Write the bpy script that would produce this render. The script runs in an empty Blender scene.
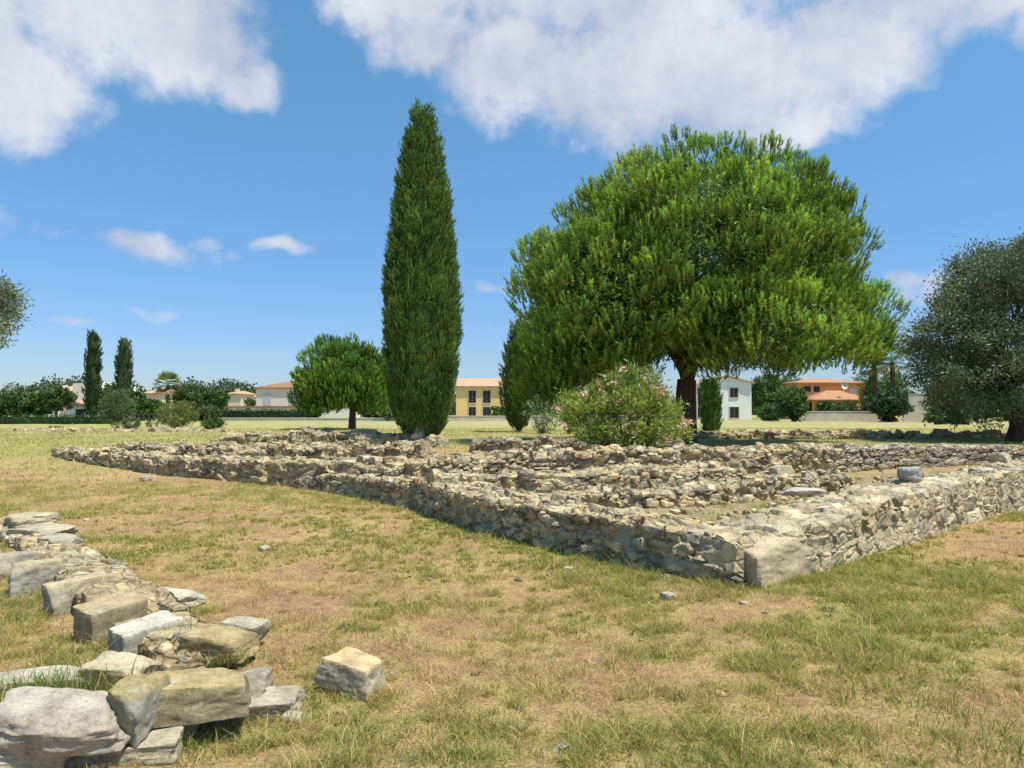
import bpy, math, random
import numpy as np
from math import radians as R, sin, cos, tan, pi
from mathutils import Vector

random.seed(7)
rng = np.random.default_rng(11)
SC = bpy.context.scene
COL = SC.collection

# ------------------------------------------------------------------ camera
F = 760.0
EYE = 1.6
PITCH = R(2.03)
cd = bpy.data.cameras.new('camera')
cam = bpy.data.objects.new('camera', cd)
COL.objects.link(cam)
cam.location = (0, 0, EYE)
cam.rotation_euler = (R(90) + PITCH, 0, 0)
cd.sensor_width = 36
cd.lens = 36 * F / 1024
cd.clip_start = 0.05
cd.clip_end = 3000
SC.camera = cam


def ray(px, py):
    xr = (px - 512) / F
    yr = (384 - py) / F
    return xr, cos(PITCH) - yr * sin(PITCH), sin(PITCH) + yr * cos(PITCH)


def at(px, py, D):
    "point seen at a pixel at distance D ahead"
    x, y, z = ray(px, py)
    return x / y * D, D, EYE + z / y * D


def gp(px, py, z=0.0):
    "point seen at a pixel on the level z"
    x, y, dz = ray(px, py)
    t = (z - EYE) / dz
    return x * t, y * t


# ------------------------------------------------------------------ world and sun
SUN_EL, SUN_H = R(66), Vector((0.88, -0.47))       # towards the sun
SUN_H.normalize()
sdir = Vector((SUN_H.x * cos(SUN_EL), SUN_H.y * cos(SUN_EL), sin(SUN_EL)))
sl = bpy.data.lights.new('sun', 'SUN')
sl.energy = 4.6
sl.angle = R(0.53)
sl.color = (1.0, 0.955, 0.87)
so = bpy.data.objects.new('sun', sl)
COL.objects.link(so)
so.rotation_euler = sdir.to_track_quat('Z', 'Y').to_euler()

W = bpy.data.worlds.new('World')
SC.world = W
W.use_nodes = True
nt = W.node_tree
N = nt.nodes
L = nt.links
N.clear()
sky = N.new('ShaderNodeTexSky')
sky.sky_type = 'NISHITA'
sky.sun_disc = False
sky.sun_elevation = SUN_EL
sky.sun_rotation = math.atan2(SUN_H.x, SUN_H.y)
sky.air_density = 1.0
sky.dust_density = 0.15
sky.ozone_density = 3.0
hs = N.new('ShaderNodeHueSaturation')
hs.inputs['Saturation'].default_value = 1.12
hs.inputs['Value'].default_value = 1.0
L.new(sky.outputs[0], hs.inputs['Color'])


def nd(typ, **kw):
    n = N.new(typ)
    for k, v in kw.items():
        setattr(n, k, v)
    return n


def mth(op, a, b=None, c=None):
    n = N.new('ShaderNodeMath')
    n.operation = op
    for i, v in enumerate((a, b, c)):
        if v is None:
            continue
        if hasattr(v, 'links'):
            L.new(v, n.inputs[i])
        else:
            n.inputs[i].default_value = v
    return n.outputs[0]


tc = N.new('ShaderNodeTexCoord')
sep = N.new('ShaderNodeSeparateXYZ')
L.new(tc.outputs['Generated'], sep.inputs[0])
az = mth('ARCTAN2', sep.outputs[0], sep.outputs[1])
el = mth('ARCSINE', sep.outputs[2])
comb = N.new('ShaderNodeCombineXYZ')
L.new(az, comb.inputs[0])
L.new(el, comb.inputs[1])


def wnoise(scale, detail, rough, vec=None, dist=0.0):
    n = N.new('ShaderNodeTexNoise')
    n.inputs['Scale'].default_value = scale
    n.inputs['Detail'].default_value = detail
    n.inputs['Roughness'].default_value = rough
    n.inputs['Distortion'].default_value = dist
    L.new(vec or comb.outputs[0], n.inputs['Vector'])
    return n


def vmath(op, a, b):
    n = N.new('ShaderNodeVectorMath')
    n.operation = op
    for i, v in enumerate((a, b)):
        if hasattr(v, 'links'):
            L.new(v, n.inputs[i])
        else:
            n.inputs[i].default_value = v
    return n


wn = wnoise(9, 3, 0.5)
wsub = vmath('SUBTRACT', wn.outputs['Color'], (0.5, 0.5, 0.5))
wmul = vmath('MULTIPLY', wsub.outputs[0], (0.10, 0.10, 0))
wadd = vmath('ADD', comb.outputs[0], wmul.outputs[0])
clouds = [  # px, py, radius x, radius y, strength
    (20, 70, 78, 52, 1), (-60, 30, 110, 80, 1), (130, -10, 120, 50, 1), (200, 45, 66, 52, 1), (242, 88, 40, 34, .9), (100, 10, 110, 50, .9),
    (400, -5, 90, 38, .9), (430, 30, 70, 34, .8), (510, 70, 75, 52, 1), (610, 75, 110, 66, 1), (740, 70, 150, 72, 1), (850, 50, 95, 55, 1), (580, -5, 230, 42, .8),
    (770, 118, 85, 34, .9), (1010, 10, 60, 36, .9), (930, -10, 110, 40, .9), (700, -20, 260, 50, .9),
    (150, 252, 44, 15, .6), (288, 244, 38, 12, .55), (202, 239, 20, 8, .4), (225, 253, 30, 8, .4), (5, 214, 20, 10, .4), (55, 219, 18, 8, .25),
    (158, 309, 24, 7, .35), (75, 318, 17, 5, .28), (488, 287, 26, 9, .45), (910, 280, 28, 12, .4), (925, 298, 42, 18, .45), (480, 340, 40, 7, .15)]
acc = None
for (px, py, a, b, s) in clouds:
    x, y, z = ray(px, py)
    n = math.sqrt(x * x + y * y + z * z)
    A, E = math.atan2(x, y), math.asin(z / n)
    d = vmath('SUBTRACT', wadd.outputs[0], (A, E, 0))
    m = vmath('MULTIPLY', d.outputs[0], (F / a * .93, F / b * .93, 0))
    q = vmath('DOT_PRODUCT', m.outputs[0], m.outputs[0])
    v = mth('MULTIPLY_ADD', q.outputs['Value'], -s, s)
    acc = v if acc is None else mth('SMOOTH_MAX', acc, v, 0.25)
big = wnoise(7, 8, 0.62, dist=0.4)
det = wnoise(30, 6, 0.6, dist=0.2)
nz = mth('ADD', mth('MULTIPLY', mth('SUBTRACT', big.outputs['Fac'], .5), 1.5), mth('MULTIPLY', mth('SUBTRACT', det.outputs['Fac'], .5), .85))
dens = mth('ADD', acc, nz)
mr = N.new('ShaderNodeMapRange')
mr.interpolation_type = 'SMOOTHSTEP'
mr.inputs['From Min'].default_value = 0.02
mr.inputs['From Max'].default_value = .85
mr.inputs['To Max'].default_value = 0.92
L.new(dens, mr.inputs['Value'])
cr = N.new('ShaderNodeValToRGB')
cr.color_ramp.elements[0].position = .38
cr.color_ramp.elements[0].color = (3.25, 3.5, 4.15, 1)
cr.color_ramp.elements[1].position = .62
cr.color_ramp.elements[1].color = (4.9, 5.0, 5.4, 1)
cn = wnoise(5, 6, .6)
L.new(cn.outputs['Fac'], cr.inputs[0])
mx = N.new('ShaderNodeMix')
mx.data_type = 'RGBA'
L.new(mr.outputs[0], mx.inputs[0])
er = N.new('ShaderNodeValToRGB')
els = er.color_ramp.elements
els.new(.25); els.new(.6)
for i_, (p_, c_) in enumerate(((0, (.45, .51, .69)), (.15, (.56, .66, .82)), (.5, (.84, 1.05, 1.0)), (1, (1.15, 1.3, 1.15)))):
    els[i_].position = p_
    els[i_].color = (*c_, 1)
L.new(mth('MULTIPLY', el, 1.0 / .8), er.inputs[0])
tm = N.new('ShaderNodeMix')
tm.data_type = 'RGBA'
tm.blend_type = 'MULTIPLY'
tm.inputs[0].default_value = 1
L.new(hs.outputs[0], tm.inputs[6])
L.new(er.outputs[0], tm.inputs[7])
L.new(tm.outputs[2], mx.inputs[6])
L.new(cr.outputs[0], mx.inputs[7])
bg = N.new('ShaderNodeBackground')
bg.inputs['Strength'].default_value = 0.125
wo = N.new('ShaderNodeOutputWorld')
L.new(mx.outputs[2], bg.inputs[0])
L.new(bg.outputs[0], wo.inputs[0])

SC.view_settings.view_transform = 'Standard'
SC.view_settings.look = 'None'
SC.view_settings.gamma = 1
SC.view_settings.use_curve_mapping = False
SC.view_settings.exposure = 0.45
SC.render.engine = 'CYCLES'
SC.cycles.max_bounces = 5
SC.cycles.diffuse_bounces = 3
SC.cycles.transparent_max_bounces = 4
SC.cycles.use_denoising = True


# ------------------------------------------------------------------ numeric helpers
def ss(a, b, x):
    t = np.clip((x - a) / (b - a), 0, 1)
    return t * t * (3 - 2 * t)


def hsh(ix, iy, iz, k=0):
    h = (ix.astype(np.int64) * 374761393 + iy.astype(np.int64) * 668265263 + iz.astype(np.int64) * 2147483647 + k * 1274126177) & 0xFFFFFFFF
    h = ((h ^ (h >> 13)) * 1274126177) & 0xFFFFFFFF
    h = ((h ^ (h >> 16)) * 2246822519) & 0xFFFFFFFF
    h = h ^ (h >> 15)
    return (h & 0xFFFFFF) / float(0x1000000)


def vnoise(x, y, z=None, k=0):
    x = np.asarray(x, float)
    y = np.asarray(y, float)
    z = np.zeros_like(x) if z is None else np.asarray(z, float)
    ix, iy, iz = np.floor(x), np.floor(y), np.floor(z)
    fx, fy, fz = x - ix, y - iy, z - iz
    fx, fy, fz = [f * f * (3 - 2 * f) for f in (fx, fy, fz)]
    r = 0
    for a in (0, 1):
        for b in (0, 1):
            for c in (0, 1):
                r = r + hsh(ix + a, iy + b, iz + c, k) * (fx if a else 1 - fx) * (fy if b else 1 - fy) * (fz if c else 1 - fz)
    return r * 2 - 1


def fbm(x, y, z=None, o=4, k=0):
    r, a, t = 0, 1.0, 0
    z = np.zeros_like(np.asarray(x, float)) if z is None else z
    for i in range(o):
        r = r + a * vnoise(x * 2 ** i, y * 2 ** i, z * 2 ** i, k + i)
        t += a
        a *= .5
    return r / t * 1.5


def voronoi(x, y, z, k=0, jit=.85):
    ix, iy, iz = np.floor(x), np.floor(y), np.floor(z)
    f1 = np.full(x.shape, 9.)
    f2 = np.full(x.shape, 9.)
    cid = np.zeros((3,) + x.shape)
    off = np.zeros((3,) + x.shape)
    for a in (-1, 0, 1):
        for b in (-1, 0, 1):
            for c in (-1, 0, 1):
                cx, cy, cz = ix + a, iy + b, iz + c
                qx = cx + .5 + (hsh(cx, cy, cz, k) - .5) * jit
                qy = cy + .5 + (hsh(cx, cy, cz, k + 1) - .5) * jit
                qz = cz + .5 + (hsh(cx, cy, cz, k + 2) - .5) * jit
                d = np.sqrt((x - qx) ** 2 + (y - qy) ** 2 + (z - qz) ** 2)
                n = d < f1
                f2 = np.where(n, f1, np.minimum(f2, d))
                f1 = np.where(n, d, f1)
                for i, q in enumerate((cx, cy, cz)):
                    cid[i] = np.where(n, q, cid[i])
                for i, q in enumerate((x - qx, y - qy, z - qz)):
                    off[i] = np.where(n, q, off[i])
    return f1, f2, cid, off


def mesh_np(name, V, Fc, mat, parent=None, col=None, smooth=False, nper=None):
    "V (n,3), Fc (m,k) indices, col (n,3) point colours"
    V = np.asarray(V, np.float32)
    Fc = np.asarray(Fc, np.int32)
    me = bpy.data.meshes.new(name)
    k = Fc.shape[1]
    me.vertices.add(len(V))
    me.vertices.foreach_set('co', V.ravel())
    me.loops.add(Fc.size)
    me.loops.foreach_set('vertex_index', Fc.ravel())
    me.polygons.add(len(Fc))
    me.polygons.foreach_set('loop_start', np.arange(0, Fc.size, k, dtype=np.int32))
    me.polygons.foreach_set('loop_total', np.full(len(Fc), k, np.int32))
    me.polygons.foreach_set('use_smooth', np.full(len(Fc), smooth, bool))
    me.update(calc_edges=True)
    if col is not None:
        ca = me.color_attributes.new('Col', 'FLOAT_COLOR', 'POINT')
        c = np.ones((len(V), 4), np.float32)
        c[:, :3] = col
        ca.data.foreach_set('color', c.ravel())
    me.materials.append(mat)
    o = bpy.data.objects.new(name, me)
    COL.objects.link(o)
    if parent is not None:
        o.parent = parent
        o.matrix_parent_inverse = parent.matrix_world.inverted()
    return o


class MB:
    "collects pieces of one mesh (tri or quad kept as polygons of one size)"
    def __init__(s):
        s.V, s.Fq, s.C, s.n = [], [], [], 0

    def add(s, V, Fc, col):
        V = np.asarray(V, float)
        Fc = np.asarray(Fc, int)
        if Fc.shape[1] == 3:
            Fc = np.concatenate([Fc, np.full((len(Fc), 1), -10 ** 9)], 1)
        s.Fq.append(Fc + s.n)
        s.V.append(V)
        c = np.asarray(col, float)
        s.C.append(np.broadcast_to(c, (len(V), 3)) if c.ndim == 1 else c)
        s.n += len(V)
        return s

    def build(s, name, mat, parent=None, smooth=False):
        V = np.concatenate(s.V)
        Fa = np.concatenate(s.Fq)
        C = np.concatenate(s.C)
        me = bpy.data.meshes.new(name)
        tri = Fa[:, 3] < 0
        tot = np.where(tri, 3, 4).astype(np.int32)
        start = np.concatenate([[0], np.cumsum(tot)[:-1]]).astype(np.int32)
        idx = Fa.ravel()[Fa.ravel() >= 0].astype(np.int32)
        me.vertices.add(len(V))
        me.vertices.foreach_set('co', V.astype(np.float32).ravel())
        me.loops.add(len(idx))
        me.loops.foreach_set('vertex_index', idx)
        me.polygons.add(len(Fa))
        me.polygons.foreach_set('loop_start', start)
        me.polygons.foreach_set('loop_total', tot)
        me.polygons.foreach_set('use_smooth', np.full(len(Fa), smooth, bool))
        me.update(calc_edges=True)
        ca = me.color_attributes.new('Col', 'FLOAT_COLOR', 'POINT')
        c = np.ones((len(V), 4), np.float32)
        c[:, :3] = C
        ca.data.foreach_set('color', c.ravel())
        me.materials.append(mat)
        o = bpy.data.objects.new(name, me)
        COL.objects.link(o)
        if parent is not None:
            o.parent = parent
            o.matrix_parent_inverse = parent.matrix_world.inverted()
        return o


def thing(name, label, cat, loc=(0, 0, 0), group=None):
    o = bpy.data.objects.new(name, None)
    COL.objects.link(o)
    o.location = loc
    o.empty_display_size = .2
    bpy.context.view_layer.update()
    o['label'] = label
    o['category'] = cat
    o['kind'] = 'thing'
    if group:
        o['group'] = group
    return o


def tag(o, label, cat, group=None):
    o['label'] = label
    o['category'] = cat
    o['kind'] = 'thing'
    if group:
        o['group'] = group
    return o


# ------------------------------------------------------------------ materials
def new_mat(name):
    m = bpy.data.materials.new(name)
    m.use_nodes = True
    t = m.node_tree
    for n in list(t.nodes):
        t.nodes.remove(n)
    out = t.nodes.new('ShaderNodeOutputMaterial')
    return m, t, out


def tnoise(t, scale, detail=4, rough=.55, vec=None, dist=0, mscale=None):
    n = t.nodes.new('ShaderNodeTexNoise')
    n.inputs['Scale'].default_value = scale
    n.inputs['Detail'].default_value = detail
    n.inputs['Roughness'].default_value = rough
    n.inputs['Distortion'].default_value = dist
    c = t.nodes.new('ShaderNodeTexCoord')
    if mscale:
        mp = t.nodes.new('ShaderNodeMapping')
        mp.inputs['Scale'].default_value = mscale
        t.links.new(c.outputs['Object'], mp.inputs[0])
        t.links.new(mp.outputs[0], n.inputs['Vector'])
    else:
        t.links.new(c.outputs['Object'], n.inputs['Vector'])
    return n.outputs['Fac']


def ramp(t, fac, stops):
    r = t.nodes.new('ShaderNodeValToRGB')
    e = r.color_ramp.elements
    while len(e) < len(stops):
        e.new(.5)
    for i, (p, c) in enumerate(stops):
        e[i].position = p
        e[i].color = (*c, 1) if len(c) == 3 else c
    t.links.new(fac, r.inputs[0])
    return r.outputs[0]


def mixc(t, fac, a, b, mode='MIX'):
    m = t.nodes.new('ShaderNodeMix')
    m.data_type = 'RGBA'
    m.blend_type = mode
    for i, v in ((0, fac), (6, a), (7, b)):
        if hasattr(v, 'links'):
            t.links.new(v, m.inputs[i])
        elif i == 0:
            m.inputs[0].default_value = v
        else:
            m.inputs[i].default_value = (*v, 1)
    return m.outputs[2]


def bump(t, h, strength, dist, prev=None):
    b = t.nodes.new('ShaderNodeBump')
    b.inputs['Strength'].default_value = strength
    b.inputs['Distance'].default_value = dist
    t.links.new(h, b.inputs['Height'])
    if prev is not None:
        t.links.new(prev, b.inputs['Normal'])
    return b.outputs[0]


def princ(t, out, color, rough=.8, spec=.3, normal=None):
    p = t.nodes.new('ShaderNodeBsdfPrincipled')
    if hasattr(color, 'links'):
        t.links.new(color, p.inputs['Base Color'])
    else:
        p.inputs['Base Color'].default_value = (*color, 1)
    p.inputs['Roughness'].default_value = rough
    p.inputs['Specular IOR Level'].default_value = spec
    if normal is not None:
        t.links.new(normal, p.inputs['Normal'])
    if out is not None:
        t.links.new(p.outputs[0], out.inputs[0])
    return p


def attr(t):
    a = t.nodes.new('ShaderNodeAttribute')
    a.attribute_name = 'Col'
    return a.outputs['Color']


def mat_stone(name, fine=1.0, cells=4.6, cellmix=.7, stain=.55, jlo=.45):
    m, t, out = new_mat(name)
    c = attr(t)
    n1 = tnoise(t, 5 * fine, 6, .65)
    c = mixc(t, 1.0, c, ramp(t, n1, [(.3, (.62, .60, .56)), (.5, (1, 1, 1)), (.7, (1.22, 1.18, 1.08))]), 'MULTIPLY')
    n2 = tnoise(t, 38 * fine, 8, .75)
    c = mixc(t, .85, c, ramp(t, n2, [(.34, (.55, .53, .50)), (.5, (1, 1, 1)), (.68, (1.22, 1.2, 1.14))]), 'MULTIPLY')
    # lichen: pale grey rosettes, ochre moss and dark algae stains
    n3 = tnoise(t, 11 * fine, 7, .7, dist=.6)
    c = mixc(t, ramp(t, n3, [(.56, (0, 0, 0)), (.64, (.65, .65, .65))]), c, (.47, .43, .34))
    n4 = tnoise(t, 3.1 * fine, 8, .72, dist=.4)
    c = mixc(t, ramp(t, n4, [(.60, (0, 0, 0)), (.72, (.6, .6, .6))]), c, (.24, .19, .07))
    n5 = tnoise(t, 4.3 * fine, 9, .8, dist=1.0)
    c = mixc(t, ramp(t, n5, [(.53, (0, 0, 0)), (.66, (stain,) * 3)]), c, (.105, .10, .08))
    # open joints and cracks between small stones
    tcn = t.nodes.new('ShaderNodeTexCoord')
    wn_ = t.nodes.new('ShaderNodeTexNoise')
    wn_.inputs['Scale'].default_value = 3.5
    wn_.inputs['Detail'].default_value = 4
    t.links.new(tcn.outputs['Object'], wn_.inputs['Vector'])
    va = t.nodes.new('ShaderNodeVectorMath')
    va.operation = 'MULTIPLY_ADD'
    t.links.new(wn_.outputs['Color'], va.inputs[0])
    va.inputs[1].default_value = (.22, .22, .14)
    t.links.new(tcn.outputs['Object'], va.inputs[2])
    mp_ = t.nodes.new('ShaderNodeMapping')
    mp_.inputs['Scale'].default_value = (1, 1, 1.75)
    t.links.new(va.outputs[0], mp_.inputs[0])
    vo = t.nodes.new('ShaderNodeTexVoronoi')
    vo.feature = 'DISTANCE_TO_EDGE'
    vo.inputs['Scale'].default_value = cells
    t.links.new(mp_.outputs[0], vo.inputs['Vector'])
    jm = ramp(t, tnoise(t, 1.3, 4, .6), [(jlo, (0, 0, 0)), (jlo + .16, (1, 1, 1))])
    je = ramp(t, vo.outputs['Distance'], [(0, (1, 1, 1)), (.05, (.25, .25, .25)), (.10, (0, 0, 0))])
    jj = mixc(t, 1.0, je, jm, 'MULTIPLY')
    if cellmix == 0:
        jj = 0.0
    vc = t.nodes.new('ShaderNodeTexVoronoi')
    vc.inputs['Scale'].default_value = cells
    t.links.new(mp_.outputs[0], vc.inputs['Vector'])
    sp = t.nodes.new('ShaderNodeSeparateColor')
    t.links.new(vc.outputs['Color'], sp.inputs[0])
    c = mixc(t, cellmix, c, mixc(t, 1.0, c, ramp(t, sp.outputs[0], [(0, (.58, .58, .58)), (.5, (1, .98, .95)), (1, (1.35, 1.28, 1.15))]), 'MULTIPLY'))
    c = mixc(t, jj, c, mixc(t, 1.0, c, (.38, .34, .28), 'MULTIPLY'))
    nb = bump(t, n2, .55, .012)
    if cellmix > 0:
        nb = bump(t, ramp(t, vo.outputs['Distance'], [(0, (0, 0, 0)), (.14, (1, 1, 1))]), cellmix, .03, nb)
    nb = bump(t, tnoise(t, 130 * fine, 6, .7), .5, .004, nb)
    nb = bump(t, n5, .4, .03, nb)
    princ(t, out, c, .93, .15, nb)
    return m


M = {}
M['stone'] = mat_stone('weathered_limestone')
M['stone_mortar'] = mat_stone('mortared_rubble', .9, 4.6, .45, .7, .50)
M['stone_far'] = mat_stone('rubble_stone', .8)
M['stone_close'] = mat_stone('limestone_block', 1.3, 2.2, 0.0, .35)
M['stone_close_wall'] = mat_stone('limestone_rubble', 1.3, 7, .6, .4)


def mat_leaf(name, tr=.35, rough=.55, spec=.3, noise=None, tint=(1.2, 1.35, .6)):
    m, t, out = new_mat(name)
    c = attr(t)
    if noise:
        n = tnoise(t, noise, 3)
        c = mixc(t, 1.0, c, ramp(t, n, [(.35, (.7, .75, .7)), (.65, (1.25, 1.2, 1.1))]), 'MULTIPLY')
    p = princ(t, None, c, rough, spec)
    tb = t.nodes.new('ShaderNodeBsdfTranslucent')
    c2 = mixc(t, 1.0, c, tint, 'MULTIPLY')
    t.links.new(c2, tb.inputs[0])
    mx = t.nodes.new('ShaderNodeMixShader')
    mx.inputs[0].default_value = tr
    t.links.new(p.outputs[0], mx.inputs[1])
    t.links.new(tb.outputs[0], mx.inputs[2])
    t.links.new(mx.outputs[0], out.inputs[0])
    return m


M['leaf'] = mat_leaf('leaves', .35, .5, .4, .8)
M['needle'] = mat_leaf('pine_needles', .24, .5, .35, .5)
M['olive'] = mat_leaf('olive_leaves', .22, .55, .35, .8, (1.0, 1.08, .8))
M['cyp'] = mat_leaf('cypress_sprays', .22, .7, .2, .9)
M['blade'] = mat_leaf('grass_blades', .35, .7, .15)
M['petal'] = mat_leaf('petals', .4, .6, .2)


def mat_bark(name, a, b):
    m, t, out = new_mat(name)
    n = tnoise(t, 6, 8, .7, dist=.8, mscale=(2.2, 2.2, .45))
    c = ramp(t, n, [(.3, a), (.62, b)])
    princ(t, out, c, .95, .1, bump(t, n, 1.0, .06))
    return m


M['bark'] = mat_bark('pine_bark', (.035, .022, .015), (.15, .10, .07))
M['bark_grey'] = mat_bark('grey_bark', (.12, .105, .09), (.34, .31, .27))


def mat_ground():
    m, t, out = new_mat('dry_mown_grass')
    c = attr(t)
    n0 = tnoise(t, .9, 6, .6)
    n1 = tnoise(t, 7, 8, .7)
    n2 = tnoise(t, 60, 8, .75, dist=.5)
    n3 = tnoise(t, 160, 5, .7)
    c = mixc(t, 1.0, c, ramp(t, n0, [(.3, (.8, .8, .78)), (.7, (1.15, 1.15, 1.15))]), 'MULTIPLY')
    c = mixc(t, 1.0, c, ramp(t, n1, [(.3, (.66, .68, .66)), (.5, (1, 1, 1)), (.7, (1.3, 1.27, 1.25))]), 'MULTIPLY')
    c = mixc(t, 1.0, c, ramp(t, n2, [(.34, (.34, .32, .29)), (.5, (1, 1, 1)), (.64, (1.5, 1.46, 1.38))]), 'MULTIPLY')
    nb = bump(t, n2, .8, .02)
    nb = bump(t, n3, .6, .008, nb)
    princ(t, out, c, .97, .08, nb)
    return m


M['ground'] = mat_ground()


def mat_plain(name, c, rough=.8, var=.12, scale=3.0, spec=.3, bscale=None):
    m, t, out = new_mat(name)
    n = tnoise(t, scale, 6, .65)
    cc = mixc(t, 1.0, c, ramp(t, n, [(.3, (1 - var,) * 3), (.7, (1 + var,) * 3)]), 'MULTIPLY')
    nb = bump(t, tnoise(t, bscale, 4), .3, .02) if bscale else None
    princ(t, out, cc, rough, spec, nb)
    return m


def mat_roof(name, c):
    m, t, out = new_mat(name)
    n = tnoise(t, 1.6, 6, .7)
    w = t.nodes.new('ShaderNodeTexWave')
    w.inputs['Scale'].default_value = 2.2
    w.inputs['Distortion'].default_value = .4
    tc_ = t.nodes.new('ShaderNodeTexCoord')
    t.links.new(tc_.outputs['Object'], w.inputs['Vector'])
    cc = mixc(t, 1.0, c, ramp(t, n, [(.3, (.75, .72, .7)), (.7, (1.2, 1.18, 1.15))]), 'MULTIPLY')
    cc = mixc(t, .35, cc, ramp(t, w.outputs['Fac'], [(.1, (.5, .45, .4)), (.5, (1, 1, 1))]), 'MULTIPLY')
    princ(t, out, cc, .9, .1, bump(t, w.outputs['Fac'], .6, .05))
    return m


M['cream'] = mat_plain('cream_render', (.72, .68, .55), .9, .07, .6)
M['white'] = mat_plain('white_render', (.80, .79, .74), .9, .06, .6)
M['yellow'] = mat_plain('yellow_render', (.82, .57, .25), .9, .07, .6)
M['orange'] = mat_plain('orange_render', (.78, .38, .13), .9, .08, .6)
M['pinkw'] = mat_plain('pink_beige_render', (.66, .52, .42), .9, .08, .6)
M['roof'] = mat_roof('terracotta_tiles', (.50, .27, .15))
M['roof2'] = mat_roof('brown_tiles', (.34, .20, .12))
M['roof3'] = mat_roof('pale_terracotta_tiles', (.60, .38, .25))
M['conc'] = mat_plain('concrete_block', (.54, .48, .38), .9, .16, 1.2)
M['shutter'] = mat_plain('dark_shutter', (.045, .035, .03), .6, .2, 4)
M['shutter_pale'] = mat_plain('pale_shutter', (.60, .62, .66), .6, .05, 4)
M['pane'] = mat_plain('window_glass', (.03, .035, .04), .12, .1, 3, .6)
M['trim'] = mat_plain('stone_trim', (.62, .55, .42), .8, .1, 2)
M['metal'] = mat_plain('pale_metal', (.62, .62, .62), .4, .05, 2)
M['fence'] = mat_plain('dark_timber', (.07, .06, .05), .9, .2, 3)

# ------------------------------------------------------------------ plan of the ruin
W1y = [0, 6.9, 8.16, 9.07, 10.2, 12.3, 15.0, 16.4, 18.0, 20.2, 22.5, 26, 32, 90]
W1x = [9, 2.02, .94, .21, -.56, -1.55, -3.5, -5.4, -7.9, -10.8, -13.6, -18, -24, -24]
W2x = [-30, 2.02, 2.99, 4.41, 6.23, 8.36, 12.5, 60]
W2y = [6.9, 6.9, 7.5, 8.88, 10.67, 12.4, 15.8, 40]


def gz(x, y):
    "height of the ground"
    x = np.asarray(x, float)
    y = np.asarray(y, float)
    d1 = x - np.interp(y, W1y, W1x)
    d2 = y - np.interp(x, W2x, W2y)
    ins = ss(.15, .6, d1) * ss(.15, .6, d2) * ss(6.5, 7.2, y)
    d3 = (y - 13.6 - (x + 2.2) * .45) * .91
    lf = ss(-4.5, -1.5, x)
    b = ss(.0, .5, d3) * lf + (1 - lf) * ss(17, 22, y)
    far = .5 * ss(15, 30, y)
    h = ins * (.22 * (1 - b) + .5 * b) + (1 - ins) * far
    h = h + .03 * fbm(x * .35, y * .35, o=3, k=3) + .012 * vnoise(x * 1.9, y * 1.9, k=9) * ss(60, 20, y)
    return h


def green(x, y):
    "0 bare straw and soil .. 1 green grass"
    g = fbm(x * .45 + 3, y * .45, o=3, k=21) * .5 + fbm(x * 1.9, y * 1.9, o=3, k=31) * .6 + fbm(x * 6.5, y * 6.5, o=3, k=61) * .5
    g = .47 + .46 * g
    g = g + .30 * np.exp(-((x - 3.4) ** 2 / 3 + (y - 7.3) ** 2 / .8)) - .16 * np.exp(-((x + .7) ** 2 / 2.0 + (y - 5.6) ** 2 / 3.0)) - .12 * np.exp(-((x - 6.2) ** 2 / 2.0 + (y - 9.0) ** 2 / 1.0))
    # footings of the walls stay greener
    d1 = np.abs(x - np.interp(y, W1y, W1x)) * .7
    d2 = np.abs(y - np.interp(x, W2x, W2y)) * .7
    near = np.maximum(ss(.7, .05, d1), ss(.6, .05, d2) * (x > 1.8))
    return np.clip(g + .25 * near * (y < 14), 0, 1)


def ground_col(x, y):
    g = green(x, y)[:, None]
    soil = np.array([.36, .21, .13])
    straw = np.array([.40, .29, .13])
    grn = np.array([.23, .225, .06])
    c = np.where(g < .5, soil + (straw - soil) * (g / .5), straw + (grn - straw) * ((g - .5) / .5))
    far = ss(16, 28, y)[:, None]
    fc = np.array([.34, .32, .12]) + np.array([.05, .02, .03]) * fbm(x * .12, y * .25, o=4, k=55)[:, None]
    c = c * (1 - far) + fc * far
    # pale dry strip by the boundary walls
    pale = (.4 * ss(54, 62, y) * ss(95, 80, y) * ss(-26, -18, x))[:, None]
    c = c * (1 - .6 * pale) + np.array([.40, .35, .26]) * .6 * pale
    # litter of brown needles under the pine
    nd_ = np.exp(-(((x - 7.0) / 4.6) ** 2 + ((y - 21.5) / 3.2) ** 4))[:, None]
    c = c * (1 - .85 * nd_) + np.array([.20, .09, .055]) * .85 * nd_
    d1 = x - np.interp(y, W1y, W1x)
    d2 = y - np.interp(x, W2x, W2y)
    ins = (ss(.2, .6, d1) * ss(.2, .6, d2) * ss(19, 15, y))[:, None]
    c = c * (1 - .6 * ins) + np.array([.36, .30, .20]) * .6 * ins
    return c


def build_ground():
    ys = np.concatenate([np.linspace(-30, 2, 12)[:-1], np.linspace(2, 9, 150)[:-1], np.linspace(9, 30, 210)[:-1], np.linspace(30, 100, 100)[:-1], np.geomspace(100, 2500, 30)])
    u = np.linspace(-1, 1, 380)
    xs = np.sign(u) * (np.abs(u) * 9 + np.abs(u) ** 6 * 40)
    X, Y = np.meshgrid(xs, ys)
    X = X * (1 + np.clip(Y - 8, 0, None) / 12) * np.where(np.abs(X) > 0, 1, 1)
    x, y = X.ravel(), Y.ravel()
    z = gz(x, y)
    n, m_ = len(xs), len(ys)
    i = (np.arange(m_ - 1)[:, None] * n + np.arange(n - 1)[None]).ravel()
    Fc = np.stack([i, i + 1, i + n + 1, i + n], 1)
    o = mesh_np('ground', np.stack([x, y, z], 1), Fc, M['ground'], col=ground_col(x, y), smooth=True)
    o['kind'] = 'structure'


build_ground()

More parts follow.
